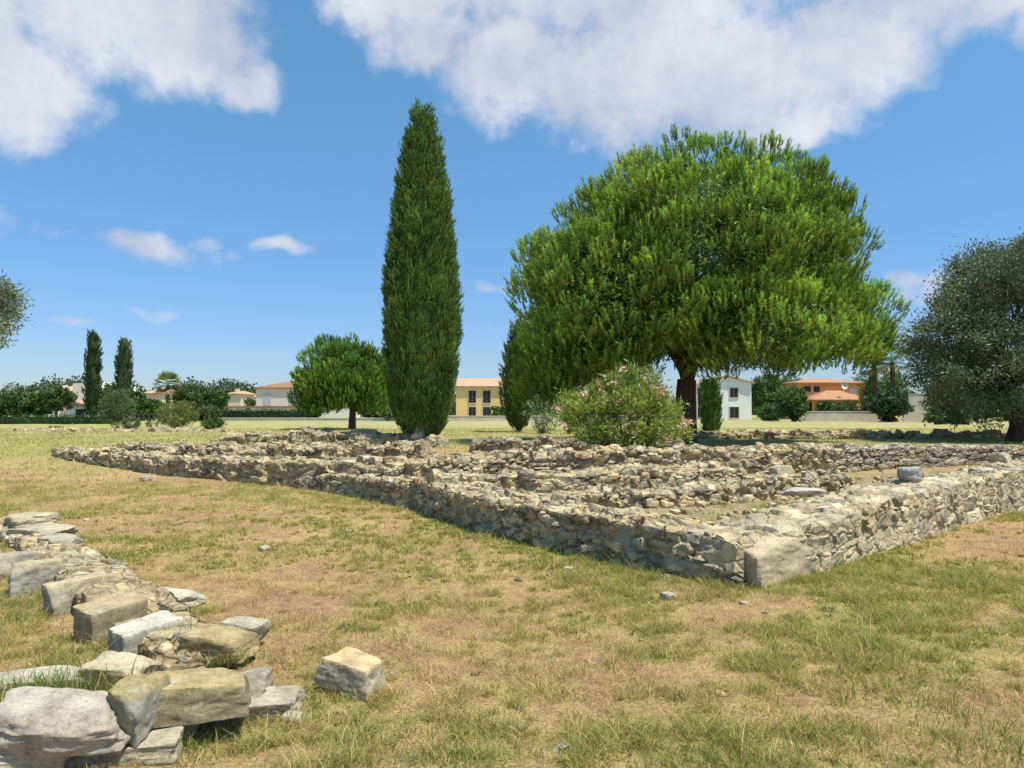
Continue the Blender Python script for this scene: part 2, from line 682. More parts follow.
# ------------------------------------------------------------------ displaced rubble walls
PAL = np.array([[.52, .44, .31], [.47, .41, .30], [.42, .37, .28], [.44, .35, .22], [.33, .30, .25], [.56, .50, .39], [.48, .39, .25]]) * [1.0, .965, .86]
PAL_GREY = np.array([[.34, .32, .29], [.41, .37, .30], [.27, .26, .24], [.47, .41, .32], [.36, .30, .21], [.44, .41, .36]]) * [1.0, .97, .88]
FOOT = []


def rubble(name, pts, thick, parent, cell=(.26, .16, .22), amp=.045, res=.03, pal=PAL, mortar=(.47, .39, .25), mfill=.5,
           rough=.05, zb=None, seed=0, mat='stone', step=.06, crease=.16, blk=.45, extra=()):
    """pts: (x, y, top z) along the front foot line; the wall lies on its left side, thick metres deep"""
    P = np.array(pts, float)
    seg = np.hypot(np.diff(P[:, 0]), np.diff(P[:, 1]))
    S = np.concatenate([[0], np.cumsum(seg)])
    n = max(8, int(S[-1] / res))
    s = np.linspace(0, S[-1], n)
    x = np.interp(s, S, P[:, 0])
    y = np.interp(s, S, P[:, 1])
    # smoothed direction
    e = .35
    tx = np.interp(np.clip(s + e, 0, S[-1]), S, P[:, 0]) - np.interp(np.clip(s - e, 0, S[-1]), S, P[:, 0])
    ty = np.interp(np.clip(s + e, 0, S[-1]), S, P[:, 1]) - np.interp(np.clip(s - e, 0, S[-1]), S, P[:, 1])
    l = np.hypot(tx, ty)
    tx, ty = tx / l, ty / l
    nx, ny = -ty, tx                       # towards the back
    top = np.interp(s, S, P[:, 2])
    if zb is None:
        base = np.minimum(gz(x, y), gz(x + nx * thick, y + ny * thick)) - .12
    else:
        base = np.full(n, zb)
    # cross-section
    hmax = (top - base).max()
    r = min(.07, thick * .2)
    k1 = max(4, int(hmax / res))
    k2 = max(4, int(thick / res))
    a = np.linspace(0, 1, k1)
    off, hf, kind, nn, nzv = [], [], [], [], []
    for q in a:
        off.append(0); hf.append(q); nn.append(-1); nzv.append(0)
    for q in (.25, .5, .75):
        off.append(r * (1 - cos(q * pi / 2))); hf.append(1); nn.append(-cos(q * pi / 2)); nzv.append(sin(q * pi / 2))
    for q in np.linspace(0, 1, k2):
        off.append(r + (thick - 2 * r) * q); hf.append(1); nn.append(0); nzv.append(1)
    for q in (.25, .5, .75):
        off.append(thick - r * (1 - sin(q * pi / 2))); hf.append(1); nn.append(sin(q * pi / 2)); nzv.append(cos(q * pi / 2))
    for q in a[::-1]:
        off.append(thick); hf.append(q); nn.append(1); nzv.append(0)
    off, hf, nn, nzv = map(np.array, (off, hf, nn, nzv))
    m = len(off)
    SS = np.repeat(s[:, None], m, 1)
    OO = np.repeat(off[None], n, 0)
    # stepped, eroded top
    bl = hsh(np.floor(SS / blk + vnoise(SS * 2, OO * 3, k=seed) * .4), np.floor(OO / .4), np.full(SS.shape, seed), 5) - .5
    TT = top[:, None] + step * bl * 2 + .35 * step * fbm(SS * 2.5, OO * 2.5, o=3, k=seed + 3)
    TOPS = (hf >= 1)[None]
    Zt = base[:, None] + (TT - base[:, None]) * hf[None]
    drop = np.where((hf[None] >= 1) & (nzv[None] < .99), r * (1 - nzv[None]), 0)
    Z = Zt - drop
    X = x[:, None] + nx[:, None] * OO
    Y = y[:, None] + ny[:, None] * OO
    # warp then cells
    wx = .35 * cell[0] * vnoise(SS * 3, Z * 3, OO * 3, k=seed + 40)
    wz = .5 * cell[2] * vnoise(SS * 2.1, Z * 2.1, OO * 2.1, k=seed + 41)
    cx, cy, cz = (SS + wx) / cell[0], (OO + 5) / cell[1], (Z + wz + 3) / cell[2]
    cx = cx + .5 * (np.floor(cz) % 2)
    f1, f2, cid, of = voronoi(cx, cy, cz, k=seed * 7 + 1)
    edge = f2 - f1
    cre = ss(0, crease, edge)
    r1 = hsh(cid[0], cid[1], cid[2], seed + 11)
    r2 = hsh(cid[0], cid[1], cid[2], seed + 12)
    r3 = hsh(cid[0], cid[1], cid[2], seed + 13)
    mor = ss(-.1, .35, fbm(SS * .9, Z * 1.5, OO * 1.5, o=3, k=seed + 60) + (mfill - .5) * 2)   # where mortar still covers the joints
    tilt = (r2 - .5) * of[0] * .8 + (r3 - .5) * of[2] * .9
    d = amp * (cre * (1 - .45 * mor) - .75 * (1 - .7 * mor)) + amp * (r1 - .5) * 1.3 * (1 - .4 * mor) * cre + amp * tilt * cre
    d = d + rough * .45 * fbm(SS * 4.5, Z * 4.5, OO * 4.5, o=4, k=seed + 70) + rough * .6 * fbm(SS * 1.1, Z * 1.1, OO * 1.1, o=2, k=seed + 80)
    # ends pulled in
    X = X + nn[None] * nx[:, None] * d
    Y = Y + nn[None] * ny[:, None] * d
    Z = Z + nzv[None] * d
    # colour
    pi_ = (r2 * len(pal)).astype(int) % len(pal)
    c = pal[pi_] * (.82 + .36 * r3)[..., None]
    mc = np.array(mortar) * (.9 + .2 * vnoise(SS * 6, Z * 6, OO * 6, k=4))[..., None]
    jf = (1 - cre)[..., None]
    c = c * (1 - jf) + mc * jf
    mm = (mor * .45 + .0)[..., None]
    c = c * (1 - mm) + mc * mm
    V = np.stack([X, Y, Z], -1).reshape(-1, 3)
    C = c.reshape(-1, 3)
    i = (np.arange(n - 1)[:, None] * m + np.arange(m - 1)[None]).ravel()
    Fc = np.stack([i, i + m, i + m + 1, i + 1], 1)
    mb = MB().add(V, Fc, C)
    # end caps: a fan of shrinking rings, roughened
    for sgn, row in ((-1, 0), (1, n - 1)):
        ring = V[row * m:(row + 1) * m]
        cc = C[row * m:(row + 1) * m]
        rings, cols = [ring], [cc]
        cen = ring.mean(0)
        cen[2] = ring[:, 2].min()
        td = np.array([tx[row], ty[row], 0]) * sgn
        for q in (.8, .6, .4, .2, .02):
            p = cen + (ring - cen) * q
            b = fbm(p[:, 0] * 4, p[:, 1] * 4, p[:, 2] * 4, o=3, k=seed + 90)
            p = p + td[None] * (.03 + .05 * b[:, None])
            rings.append(p)
            cols.append(cc)
        RV = np.concatenate(rings)
        i = (np.arange(5)[:, None] * m + np.arange(m - 1)[None]).ravel()
        q4 = np.stack([i, i + 1, i + m + 1, i + m], 1) if sgn > 0 else np.stack([i, i + m, i + m + 1, i + 1], 1)
        mb.add(RV, q4, np.concatenate(cols))
    FOOT.append((P[:, :2].copy(), thick))
    for (x_, y_, z_, size, ang, sd_, c_) in extra:
        Vr, Fr = rock_np(size, sd_, 6, rough=.05)
        Vr = rotz(rotx(Vr, ((sd_ * 37) % 11 - 5) * .05), ang)
        mb.add(Vr - [0, 0, Vr[:, 2].min()] + [x_, y_, z_], Fr, np.array(c_))
    o = mb.build(name, M[mat], parent, smooth=True)
    try:
        o.data.set_sharp_from_angle(angle=R(24))
    except Exception:
        pass
    return o


# ------------------------------------------------------------------ single rocks
def sphere_dirs(n):
    "cube-sphere grid, quads"
    V, Fc = [], []
    idx = {}
    g = np.linspace(-1, 1, n + 1)

    def vid(p):
        k = tuple(np.round(p, 6))
        if k not in idx:
            idx[k] = len(V)
            V.append(p)
        return idx[k]
    for ax in range(3):
        for sg in (-1, 1):
            for i in range(n):
                for j in range(n):
                    q = []
                    for (a, b) in ((i, j), (i + 1, j), (i + 1, j + 1), (i, j + 1)):
                        p = [0, 0, 0]
                        p[ax] = sg
                        p[(ax + 1) % 3] = g[a]
                        p[(ax + 2) % 3] = g[b]
                        q.append(vid(p))
                    Fc.append(q if sg > 0 else q[::-1])
    V = np.array(V, float)
    V = np.tan(V * .78)
    V /= np.linalg.norm(V, axis=1)[:, None]
    return V, np.array(Fc)


SD = {n: sphere_dirs(n) for n in (6, 14, 26)}


def rock_np(size, seed, n=14, sharp=14, rough=.035, extra=5, box=1.0, tilt=.12):
    rr = np.random.default_rng(seed)
    D, Fc = SD[n]
    pl, h = [], []
    for ax in range(3):
        for sg in (-1, 1):
            v = np.zeros(3)
            v[ax] = sg
            v += rr.normal(0, tilt, 3)
            pl.append(v / np.linalg.norm(v))
            h.append(rr.uniform(.9, 1.05))
    for _ in range(extra):
        v = rr.normal(0, 1, 3)
        v /= np.linalg.norm(v)
        pl.append(v)
        h.append(rr.uniform(1.0, 1.3) * box)
    pl, h = np.array(pl), np.array(h)
    dp = np.clip(D @ pl.T, 0, None) / h
    sharp = sharp * 2.2
    r = (dp ** sharp).sum(1) ** (-1 / sharp)
    V = D * r[:, None]
    o = seed * 3.7
    nz_ = fbm(V[:, 0] * 1.6 + o, V[:, 1] * 1.6, V[:, 2] * 1.6, o=4, k=seed)
    nf = 1 - np.abs(fbm(V[:, 0] * 2.5 + o, V[:, 1] * 2.5, V[:, 2] * 2.8, o=3, k=seed + 5)) * 2
    sharp_ = np.round(fbm(V[:, 0] * 1.3 + o, V[:, 1] * 1.3, V[:, 2] * 1.5, o=2, k=seed + 9) * 3) / 3
    V = V * (1 + rough * 1.6 * nz_ + rough * .5 * nf + rough * .9 * sharp_)[:, None]
    V = V * (np.array(size) / 2)
    return V, Fc


def rotz(V, a):
    c, s = cos(a), sin(a)
    return np.stack([V[:, 0] * c - V[:, 1] * s, V[:, 0] * s + V[:, 1] * c, V[:, 2]], 1)


def roty(V, a):
    c, s = cos(a), sin(a)
    return np.stack([V[:, 0] * c + V[:, 2] * s, V[:, 1], -V[:, 0] * s + V[:, 2] * c], 1)


def rotx(V, a):
    c, s = cos(a), sin(a)
    return np.stack([V[:, 0], V[:, 1] * c - V[:, 2] * s, V[:, 1] * s + V[:, 2] * c], 1)


def rock(name, x, y, z, size, ang=0, seed=1, col=(.42, .37, .28), parent=None, n=26, mat='stone_close', topcol=None, tx=0, ty=0, **kw):
    "z is the level of the underside"
    V, Fc = rock_np(size, seed, n, **kw)
    V = rotz(roty(rotx(V, tx), ty), ang)
    V = V - [0, 0, V[:, 2].min()]
    c = np.tile(np.array(col, float), (len(V), 1))
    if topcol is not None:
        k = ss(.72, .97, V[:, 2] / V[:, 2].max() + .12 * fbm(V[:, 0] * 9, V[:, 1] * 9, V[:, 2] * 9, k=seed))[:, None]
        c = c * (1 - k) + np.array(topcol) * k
    V = V + [x, y, z]
    o = mesh_np(name, V, Fc, M[mat], None, col=c, smooth=True)
    # give it an origin of its own
    me = o.data
    co = np.empty(len(V) * 3, np.float32)
    me.vertices.foreach_get('co', co)
    co = co.reshape(-1, 3) - np.array([x, y, z], np.float32)
    me.vertices.foreach_set('co', co.ravel())
    o.location = (x, y, z)
    try:
        me.set_sharp_from_angle(angle=R(38))
    except Exception:
        pass
    if parent is not None:
        bpy.context.view_layer.update()
        o.parent = parent
        o.matrix_parent_inverse = parent.matrix_world.inverted()
    return o


def rocks_mesh(name, items, parent=None, mat='stone', n=6):
    "items: (x,y,z,size,ang,seed,col) all in one mesh"
    mb = MB()
    for (x, y, z, size, ang, seed, c) in items:
        V, Fc = rock_np(size, seed, n, rough=.05)
        V = rotz(rotx(V, ((seed * 37) % 11 - 5) * .05), ang)
        V = V - [0, 0, V[:, 2].min()] + [x, y, z]
        mb.add(V, Fc, np.array(c))
    o = mb.build(name, M[mat], parent, smooth=True)
    try:
        o.data.set_sharp_from_angle(angle=R(38))
    except Exception:
        pass
    return o


def wall_rocks(pts, thick, count, size, seed, pal=PAL, zoff=-.09, band=(0, 1)):
    "loose stones bedded along the top of a wall line"
    rr = np.random.default_rng(seed)
    P = np.array(pts, float)
    S = np.concatenate([[0], np.cumsum(np.hypot(np.diff(P[:, 0]), np.diff(P[:, 1])))])
    out = []
    for i in range(count):
        s = rr.uniform(0, S[-1])
        k = min(len(P) - 2, np.searchsorted(S, s, 'right') - 1)
        d = (P[k + 1] - P[k])[:2]
        d /= np.hypot(*d)
        o = thick * rr.uniform(*band)
        x = np.interp(s, S, P[:, 0]) - d[1] * o
        y = np.interp(s, S, P[:, 1]) + d[0] * o
        z = np.interp(s, S, P[:, 2])
        w = size * rr.uniform(.4, .95)
        out.append((x, y, z + zoff * rr.uniform(.4, 1.2), (w * rr.uniform(.9, 1.5), w * rr.uniform(.7, 1.1), w * rr.uniform(.4, .75)),
                    math.atan2(d[1], d[0]) + rr.normal(0, .35), seed * 31 + i, pal[rr.integers(len(pal))] * rr.uniform(.85, 1.15)))
    return out


def ruin(label, pts, thick, seed, topn=0, topsize=.18, band=(0, 1), pal=PAL, **kw):
    t = thing('ruined_wall', label, 'ruined wall', (pts[0][0], pts[0][1], 0), 'low ruined stone walls of the excavation')
    ex = wall_rocks(pts, thick, int(topn * .55), topsize, seed + 200, pal=pal, band=band) if topn else ()
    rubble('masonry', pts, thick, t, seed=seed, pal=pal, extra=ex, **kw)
    return t


c0 = (2.02, 6.9)
p1 = [(-4.5, 15.75, .20)] + [(x_, y_, z_) for x_, y_, z_ in zip(W1x[1:7][::-1], W1y[1:7][::-1], (.34, .46, .48, .48, .47, .40))]
w1 = ruin('long half-shaded rubble wall running from the sharp slab corner towards the tall cypress', p1, .75, 1, 70, .17,
          band=(.15, 1), res=.02, amp=.055, mfill=.32, cell=(.25, .18, .12), step=.03, crease=.13, rough=.06)
p2 = [(2.02, 6.9, .39), (2.99, 7.5, .50), (4.41, 8.88, .57), (6.23, 10.67, .60), (8.36, 12.4, .64), (12.5, 15.8, .68)]
w2 = ruin('sunlit mortared wall face running from the sharp slab corner past the blue-grey stone', p2, .8, 2, 60, .16,
          band=(.3, 1), res=.021, amp=.035, mfill=.5, cell=(.27, .2, .19), step=.03, mortar=(.50, .42, .29), crease=.12, rough=.06, mat='stone_mortar')
# corner slab
rock('corner_slab', 2.25, 7.42, -.02, (.88, .84, .41), R(40), 91, (.46, .38, .25), w2, topcol=(.50, .41, .26), sharp=16, rough=.03, extra=2, tilt=.05, mat='stone_close')
rock('corner_slab', 1.42, 7.98, .12, (.62, .5, .30), R(-48), 97, (.34, .31, .25), w1, sharp=18, rough=.04, extra=3, tilt=.08)
rock('corner_slab', 1.70, 7.40, -.06, (.50, .30, .24), R(-50), 98, (.36, .32, .24), w1, sharp=5, rough=.05, extra=3, tilt=.08)

p4 = [(-.2, 10.3, .43), (2.4, 10.9, .46), (5.6, 12.6, .55)]
w4 = ruin('low inner cross wall of broken stones behind the grass patch and corner slab', p4, .55, 4, 46, .2, res=.03, amp=.06, mfill=.3, cell=(.24, .2, .16), step=.06)
p4b = [(-1.2, 11.6, .55), (2.0, 12.6, .6), (4.2, 14.0, .6)]
w4b = ruin('second inner wall of pale tumbled rubble just in front of the long back wall', p4b, .7, 5, 70, .22, res=.035, amp=.055, mfill=.4, cell=(.24, .2, .15), step=.06)
p3 = [(-1.75, 13.55, .60), (-1.0, 13.8, .72), (1.0, 14.4, .80), (4.5, 16.0, .78), (7.9, 17.6, .78)]
w3 = ruin('long back wall of pale irregular rubble in front of the flowering oleander', p3, .8, 3, 120, .2, res=.032, amp=.075, mfill=.25, cell=(.27, .2, .15), step=.06)
p5 = [(7.7, 17.5, .77), (11.5, 19.1, .70), (17.5, 21.8, .60)]
w5 = ruin('neatly coursed grey slab wall facing the lawn below the olive tree', p5, .6, 6, 40, .24, band=(0, .5), pal=PAL_GREY, res=.03, amp=.05, mfill=.05,
          cell=(.5, .3, .13), step=.03, crease=.12, mortar=(.12, .11, .09))
p6 = [(x_, y_, z_) for x_, y_, z_ in zip(W1x[7:11][::-1], W1y[7:11][::-1], (.42, .45, .47, .50))]
w6 = ruin('thin low wall of pale stones fading into the yellow grass, away from the corner', p6, .8, 7, 80, .2, res=.035, amp=.075, mfill=.35, cell=(.3, .2, .17), step=.10)
p8 = [(-5.2, 16.2, .52), (-3.5, 15.35, .60), (-1.1, 14.2, .62)]
w8 = ruin('stub of grey ledge stones with a dark gap under it, joining two long walls', p8, .7, 8, 26, .26, res=.03, amp=.06, mfill=.3, cell=(.45, .3, .2), step=.06)
p7 = [(-11.0, 20.6, .62), (-7.0, 19.6, .66), (-2.2, 18.4, .74)]
w7 = ruin('rubble wall of small pale stones behind the ledge stones', p7, .9, 9, 90, .22, res=.04, amp=.08, mfill=.3, cell=(.3, .22, .17), step=.10)
p7b = [(-9.6, 24.2, .70), (-6.4, 23.4, .86), (-2.2, 22.6, .78)]
w7b = ruin('farthest rubble bank near the tall cypress foot, tops all broken', p7b, 1.2, 10, 110, .26, res=.045, amp=.09, mfill=.4, cell=(.32, .25, .18), step=.14)
p10 = [(-1.1, 20.6, .76), (1.5, 20.4, .80), (4.6, 20.2, .78)]
w10 = ruin('rubble wall by the big pine, its stone colours darkened as the shade of the tree', p10, .6, 11, 50, .2, res=.04, amp=.07, mfill=.3, cell=(.32, .22, .17), step=.08, pal=PAL_GREY * .75)  # grey palette darkened to carry the pine's shade
p9 = [(7.2, 30.4, .62), (13.0, 30.0, .72), (18.6, 29.4, .70), (24, 29.0, .66)]
w9 = ruin('very low broken wall line crossing the yellow grass beyond the grey slab wall', p9, .6, 12, 110, .2, res=.06, amp=.08, mfill=.4, cell=(.4, .3, .18), step=.16, mat='stone_far')
p9b = [(7.0, 33.5, .56), (12.0, 34.0, .62), (15.6, 34.4, .56)]
w9b = ruin('scattered line of half-buried wall stones nearest the white gabled house', p9b, .9, 13, 80, .28, res=.07, amp=.1, mfill=.4, cell=(.4, .3, .2), step=.16, mat='stone_far')
p11 = [(-27, 41.0, .53), (-20, 40.6, .56), (-15, 40.5, .53)]
w11 = ruin('pale streak of half-buried stones below the round yellow-green shrub', p11, 1.2, 14, 60, .2, res=.08, amp=.1, mfill=.5, cell=(.45, .3, .2), step=.14, mat='stone_far')

# rubble between the walls (nobody could count it)
items = []
rr = np.random.default_rng(5)
k = 0
while len(items) < 700:
    k += 1
    x, y = rr.uniform(-9, 11), rr.uniform(8, 23)
    d1 = x - np.interp(y, W1y, W1x)
    d2 = y - np.interp(x, W2x, W2y)
    if d1 < .9 or d2 < 1.0:
        continue
    d3 = (y - 13.0 - (x + 2.2) * .45)
    if d3 > .6 and x > -2.2:
        continue
    w = rr.uniform(.02, .11) * (1.6 if rr.random() < .15 else 1)
    if len(items) % 4 == 0:
        x, y, w = rr.uniform(-3.4, -.9), 0, w * 1.9
        y = np.interp(-x, [.9, 3.4], [12.2, 15.3]) + rr.uniform(-.1, 1.3)
    items.append((x, y, float(gz(x, y)) - w * .15, (w * 1.3, w, w * .7), rr.uniform(0, 6), 900 + len(items) % 40, PAL[rr.integers(len(PAL))] * rr.uniform(.85, 1.1)))
o = rocks_mesh('rubble', items)
o['kind'] = 'stuff'
o['label'] = 'small fallen stones lying between the ruined walls'

# stones lying on or beside the walls
b_ = at(913, 487, 10.55)
tag(rock('stone', b_[0], b_[1] + .1, .60, (.26, .24, .23), .3, 41, (.34, .33, .29), topcol=(.43, .44, .40), sharp=3, rough=.05, extra=9, mat='stone_close'),
    'smooth blue-grey round stone resting on the sunlit wall top', 'stone')
b_ = at(1008, 470, 13.5)
tag(rock('stone', b_[0], b_[1] + .2, .64, (.33, .28, .2), .8, 44, (.50, .42, .28), sharp=9), 'pale buff stone on the wall top in front of the grey slabs', 'stone')
b_ = at(768, 492, 11.0)
tag(rock('stone', b_[0] + .35, 10.6, .44, (.50, .3, .08), .2, 45, (.50, .46, .38), sharp=14), 'flat pale slab lying across the low inner wall', 'stone')
b_ = at(788, 487, 12.6)
tag(rock('stone', b_[0], 12.9, .50, (.36, .28, .16), .4, 48, (.46, .38, .24), sharp=12), 'buff angular stone tilted among the inner rubble', 'stone')

# ------------------------------------------------------------------ the stones nearest the camera
x, y = gp(347, 697)
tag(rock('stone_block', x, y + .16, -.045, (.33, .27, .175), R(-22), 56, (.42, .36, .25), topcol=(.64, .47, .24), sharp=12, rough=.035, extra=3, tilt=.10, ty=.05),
    'single squared cream block lying alone on the dry grass', 'stone block')

lw = thing('low_stone_wall', 'low dry-laid row of big grey stones ending in a mossy squared block, nearest the camera', 'stone wall', (-1.9, 3.8, 0), None)
pl = [(-7.6, 10.6, .10), (-5.9, 8.9, .12), (-4.1, 6.75, .15), (-2.75, 5.1, .15), (-2.15, 4.55, .10)]
pl = [(a - .0, b, c) for a, b, c in pl]
# the wall lies on the right-hand side of its left foot line: walk it from near to far reversed
plr = pl[::-1]
def offs(P, d):
    P = np.array(P)
    out = []
    for i in range(len(P)):
        a, b = P[max(0, i - 1)], P[min(len(P) - 1, i + 1)]
        t_ = (b - a)[:2]
        t_ /= np.hypot(*t_)
        out.append((P[i][0] - t_[1] * d, P[i][1] + t_[0] * d, P[i][2]))
    return out
rubble('masonry', offs(pl, .10), .56, lw, cell=(.24, .2, .2), amp=.04, res=.02, mfill=.35, seed=21, mat='stone_close_wall', step=.03, rough=.05, mortar=(.38, .29, .16))
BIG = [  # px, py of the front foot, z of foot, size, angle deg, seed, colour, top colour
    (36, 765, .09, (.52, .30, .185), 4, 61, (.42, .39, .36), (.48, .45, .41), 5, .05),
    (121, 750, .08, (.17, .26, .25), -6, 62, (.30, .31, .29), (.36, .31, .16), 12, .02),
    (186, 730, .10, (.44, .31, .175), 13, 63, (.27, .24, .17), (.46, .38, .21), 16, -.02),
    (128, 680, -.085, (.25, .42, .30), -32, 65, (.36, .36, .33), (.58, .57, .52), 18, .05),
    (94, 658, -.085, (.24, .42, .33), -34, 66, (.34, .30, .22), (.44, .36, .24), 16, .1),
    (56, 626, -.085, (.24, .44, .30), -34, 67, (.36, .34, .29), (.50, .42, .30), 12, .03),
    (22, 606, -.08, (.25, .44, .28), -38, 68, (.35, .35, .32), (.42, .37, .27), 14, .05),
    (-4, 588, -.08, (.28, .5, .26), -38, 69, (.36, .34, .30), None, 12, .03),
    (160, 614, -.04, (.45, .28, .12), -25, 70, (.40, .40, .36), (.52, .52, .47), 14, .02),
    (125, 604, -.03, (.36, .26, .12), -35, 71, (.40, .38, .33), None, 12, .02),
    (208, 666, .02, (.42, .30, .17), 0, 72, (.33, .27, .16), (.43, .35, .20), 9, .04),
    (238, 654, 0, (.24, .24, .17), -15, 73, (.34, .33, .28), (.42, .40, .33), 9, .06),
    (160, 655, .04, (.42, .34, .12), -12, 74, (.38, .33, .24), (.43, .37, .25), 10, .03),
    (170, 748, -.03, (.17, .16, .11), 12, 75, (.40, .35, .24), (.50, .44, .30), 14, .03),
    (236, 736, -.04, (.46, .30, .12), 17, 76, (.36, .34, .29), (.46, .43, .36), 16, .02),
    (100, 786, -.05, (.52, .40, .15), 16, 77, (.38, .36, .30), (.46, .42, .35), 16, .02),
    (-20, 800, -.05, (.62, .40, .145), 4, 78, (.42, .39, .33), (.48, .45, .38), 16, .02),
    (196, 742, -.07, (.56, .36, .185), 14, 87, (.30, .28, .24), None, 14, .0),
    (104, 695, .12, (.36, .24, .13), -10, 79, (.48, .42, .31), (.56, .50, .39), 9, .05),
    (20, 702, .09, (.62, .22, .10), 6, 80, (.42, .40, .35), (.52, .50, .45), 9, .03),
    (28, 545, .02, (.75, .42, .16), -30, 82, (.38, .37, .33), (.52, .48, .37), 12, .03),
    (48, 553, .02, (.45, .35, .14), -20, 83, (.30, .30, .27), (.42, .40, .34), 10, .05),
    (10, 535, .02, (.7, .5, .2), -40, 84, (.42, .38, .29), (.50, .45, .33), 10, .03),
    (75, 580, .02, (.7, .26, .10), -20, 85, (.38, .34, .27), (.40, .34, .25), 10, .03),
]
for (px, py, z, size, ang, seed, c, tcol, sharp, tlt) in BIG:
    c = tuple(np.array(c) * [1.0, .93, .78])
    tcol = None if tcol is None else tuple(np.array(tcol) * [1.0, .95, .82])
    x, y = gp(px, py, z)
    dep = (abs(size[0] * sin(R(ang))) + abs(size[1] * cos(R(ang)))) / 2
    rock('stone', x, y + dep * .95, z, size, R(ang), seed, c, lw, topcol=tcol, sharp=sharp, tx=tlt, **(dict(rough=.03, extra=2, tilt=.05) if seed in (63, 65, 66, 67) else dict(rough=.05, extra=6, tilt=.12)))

# noticeable single stones in the grass
for (px, py, w, lab) in ((668, 599, .13, 'pale stone lying in the grass just before the wall corner'), (496, 476, .5, None), (745, 606, .08, 'small chip of stone in the green tuft at the wall corner foot'),
                         (292, 719, .10, 'little grey stone beside the thin slab end of the near wall'), (265, 549, .13, 'small pale stone half sunk in yellow grass near the row of stones')):
    if lab is None:
        continue
    x, y = gp(px, py)
    tag(rock('stone', x, y, -.02 + float(gz(x, y)), (w, w * .8, w * .5), px, int(px), (.44, .37, .26), n=14, sharp=5), lab, 'stone')
x, y = gp(146, 482)
tag(rock('stone', x, y, float(gz(x, y)) - .02, (.22, .2, .14), 1, 33, (.46, .40, .29), n=14, sharp=5), 'pale stone standing clear in the grass before the thin low wall', 'stone')

# ------------------------------------------------------------------ grass
def inside_foot(x, y):
    m = np.zeros(x.shape, bool)
    for P, th in FOOT:
        for a, b in zip(P[:-1], P[1:]):
            d = b - a
            l = np.hypot(*d)
            d = d / l
            s = (x - a[0]) * d[0] + (y - a[1]) * d[1]
            o = -(x - a[0]) * d[1] + (y - a[1]) * d[0]
            m |= (s > -.02) & (s < l + .02) & (o > .0) & (o < th)
    return m


def blades(name, x, y, h, w, lean, seed, straw, label, seg2=True):
    rr = np.random.default_rng(seed)
    n = len(x)
    z = gz(x, y) - .004
    a = rr.uniform(0, 2 * pi, n)
    b = rr.uniform(0, 2 * pi, n)
    dx, dy = np.cos(a), np.sin(a)
    wx, wy = np.cos(b) * w / 2, np.sin(b) * w / 2
    base = np.stack([x, y, z], 1)
    Wv = np.stack([wx, wy, 0 * wx], 1)
    tip = base + np.stack([dx * lean, dy * lean, h], 1)
    g = np.clip(green(x, y) + rr.normal(0, .17, n), 0, 1)
    cs = np.array([.56, .42, .20])
    cb = np.array([.43, .25, .14])
    cg = np.array([.26, .315, .07])
    cy = np.array([.37, .34, .09])
    t1 = g[:, None]
    c = np.where(t1 < .36, cb + (cs - cb) * (t1 / .36), np.where(t1 < .6, cs + (cy - cs) * ((t1 - .36) / .24), cy + (cg - cy) * np.clip((t1 - .6) / .3, 0, 1)))
    c = np.where((rr.random(n) < straw)[:, None], cs * 1.12, c)
    fy = ss(15, 26, y)[:, None]
    c = c * (1 - fy) + fy * (c * .4 + .6 * np.array([.36, .325, .12]))
    c = np.where((rr.random(n) < .16)[:, None], np.array([.23, .14, .075]), c)
    c = c * rr.uniform(.6, 1.3, n)[:, None]
    if seg2:
        mid = base + np.stack([dx * lean * .35, dy * lean * .35, h * .6], 1)
        V = np.stack([base - Wv, base + Wv, mid + Wv * .8, mid - Wv * .8, tip], 1).reshape(-1, 3)
        i = np.arange(n) * 5
        mb = MB()
        mb.V = [V]
        mb.C = [np.repeat(c, 5, 0)]
        q = np.stack([i, i + 1, i + 2, i + 3], 1)
        t = np.stack([i + 3, i + 2, i + 4, np.full(n, -1)], 1)
        mb.Fq = [q, t]
        o = mb.build(name, M['blade'])
    else:
        V = np.stack([base - Wv, base + Wv, tip], 1).reshape(-1, 3)
        Fc = np.arange(n * 3).reshape(-1, 3)
        o = mesh_np(name, V, Fc, M['blade'], col=np.repeat(c, 3, 0))
    o['kind'] = 'stuff'
    o['label'] = label
    return o


def scatter(n, y0, y1, seed, margin=.6):
    rr = np.random.default_rng(seed)
    # uniform over the wedge the camera could see, and a little more
    y = np.sqrt(rr.uniform(y0 ** 2, y1 ** 2, n))
    x = rr.uniform(-1, 1, n) * (y * .74 + margin)
    return x, y, rr


def pick(x, y, rr, floor=.35):
    g = green(x, y)
    cl = ss(-.25, .4, fbm(x * 5.5, y * 5.5, o=2, k=77))
    p = floor + (1 - floor) * ss(.3, .65, g)
    p = p * (.2 + .8 * cl)
    d1 = x - np.interp(y, W1y, W1x)
    d2 = y - np.interp(x, W2x, W2y)
    ins = (d1 > .2) & (d2 > .2) & (y < 18)
    patch = np.exp(-((x - 1.1) ** 2 / .25 + (y - 9.7) ** 2 / .3)) > .3
    keep = (rr.random(len(x)) < p) & ~inside_foot(x, y) & (~ins | (rr.random(len(x)) < .45) | patch)
    return x[keep], y[keep]


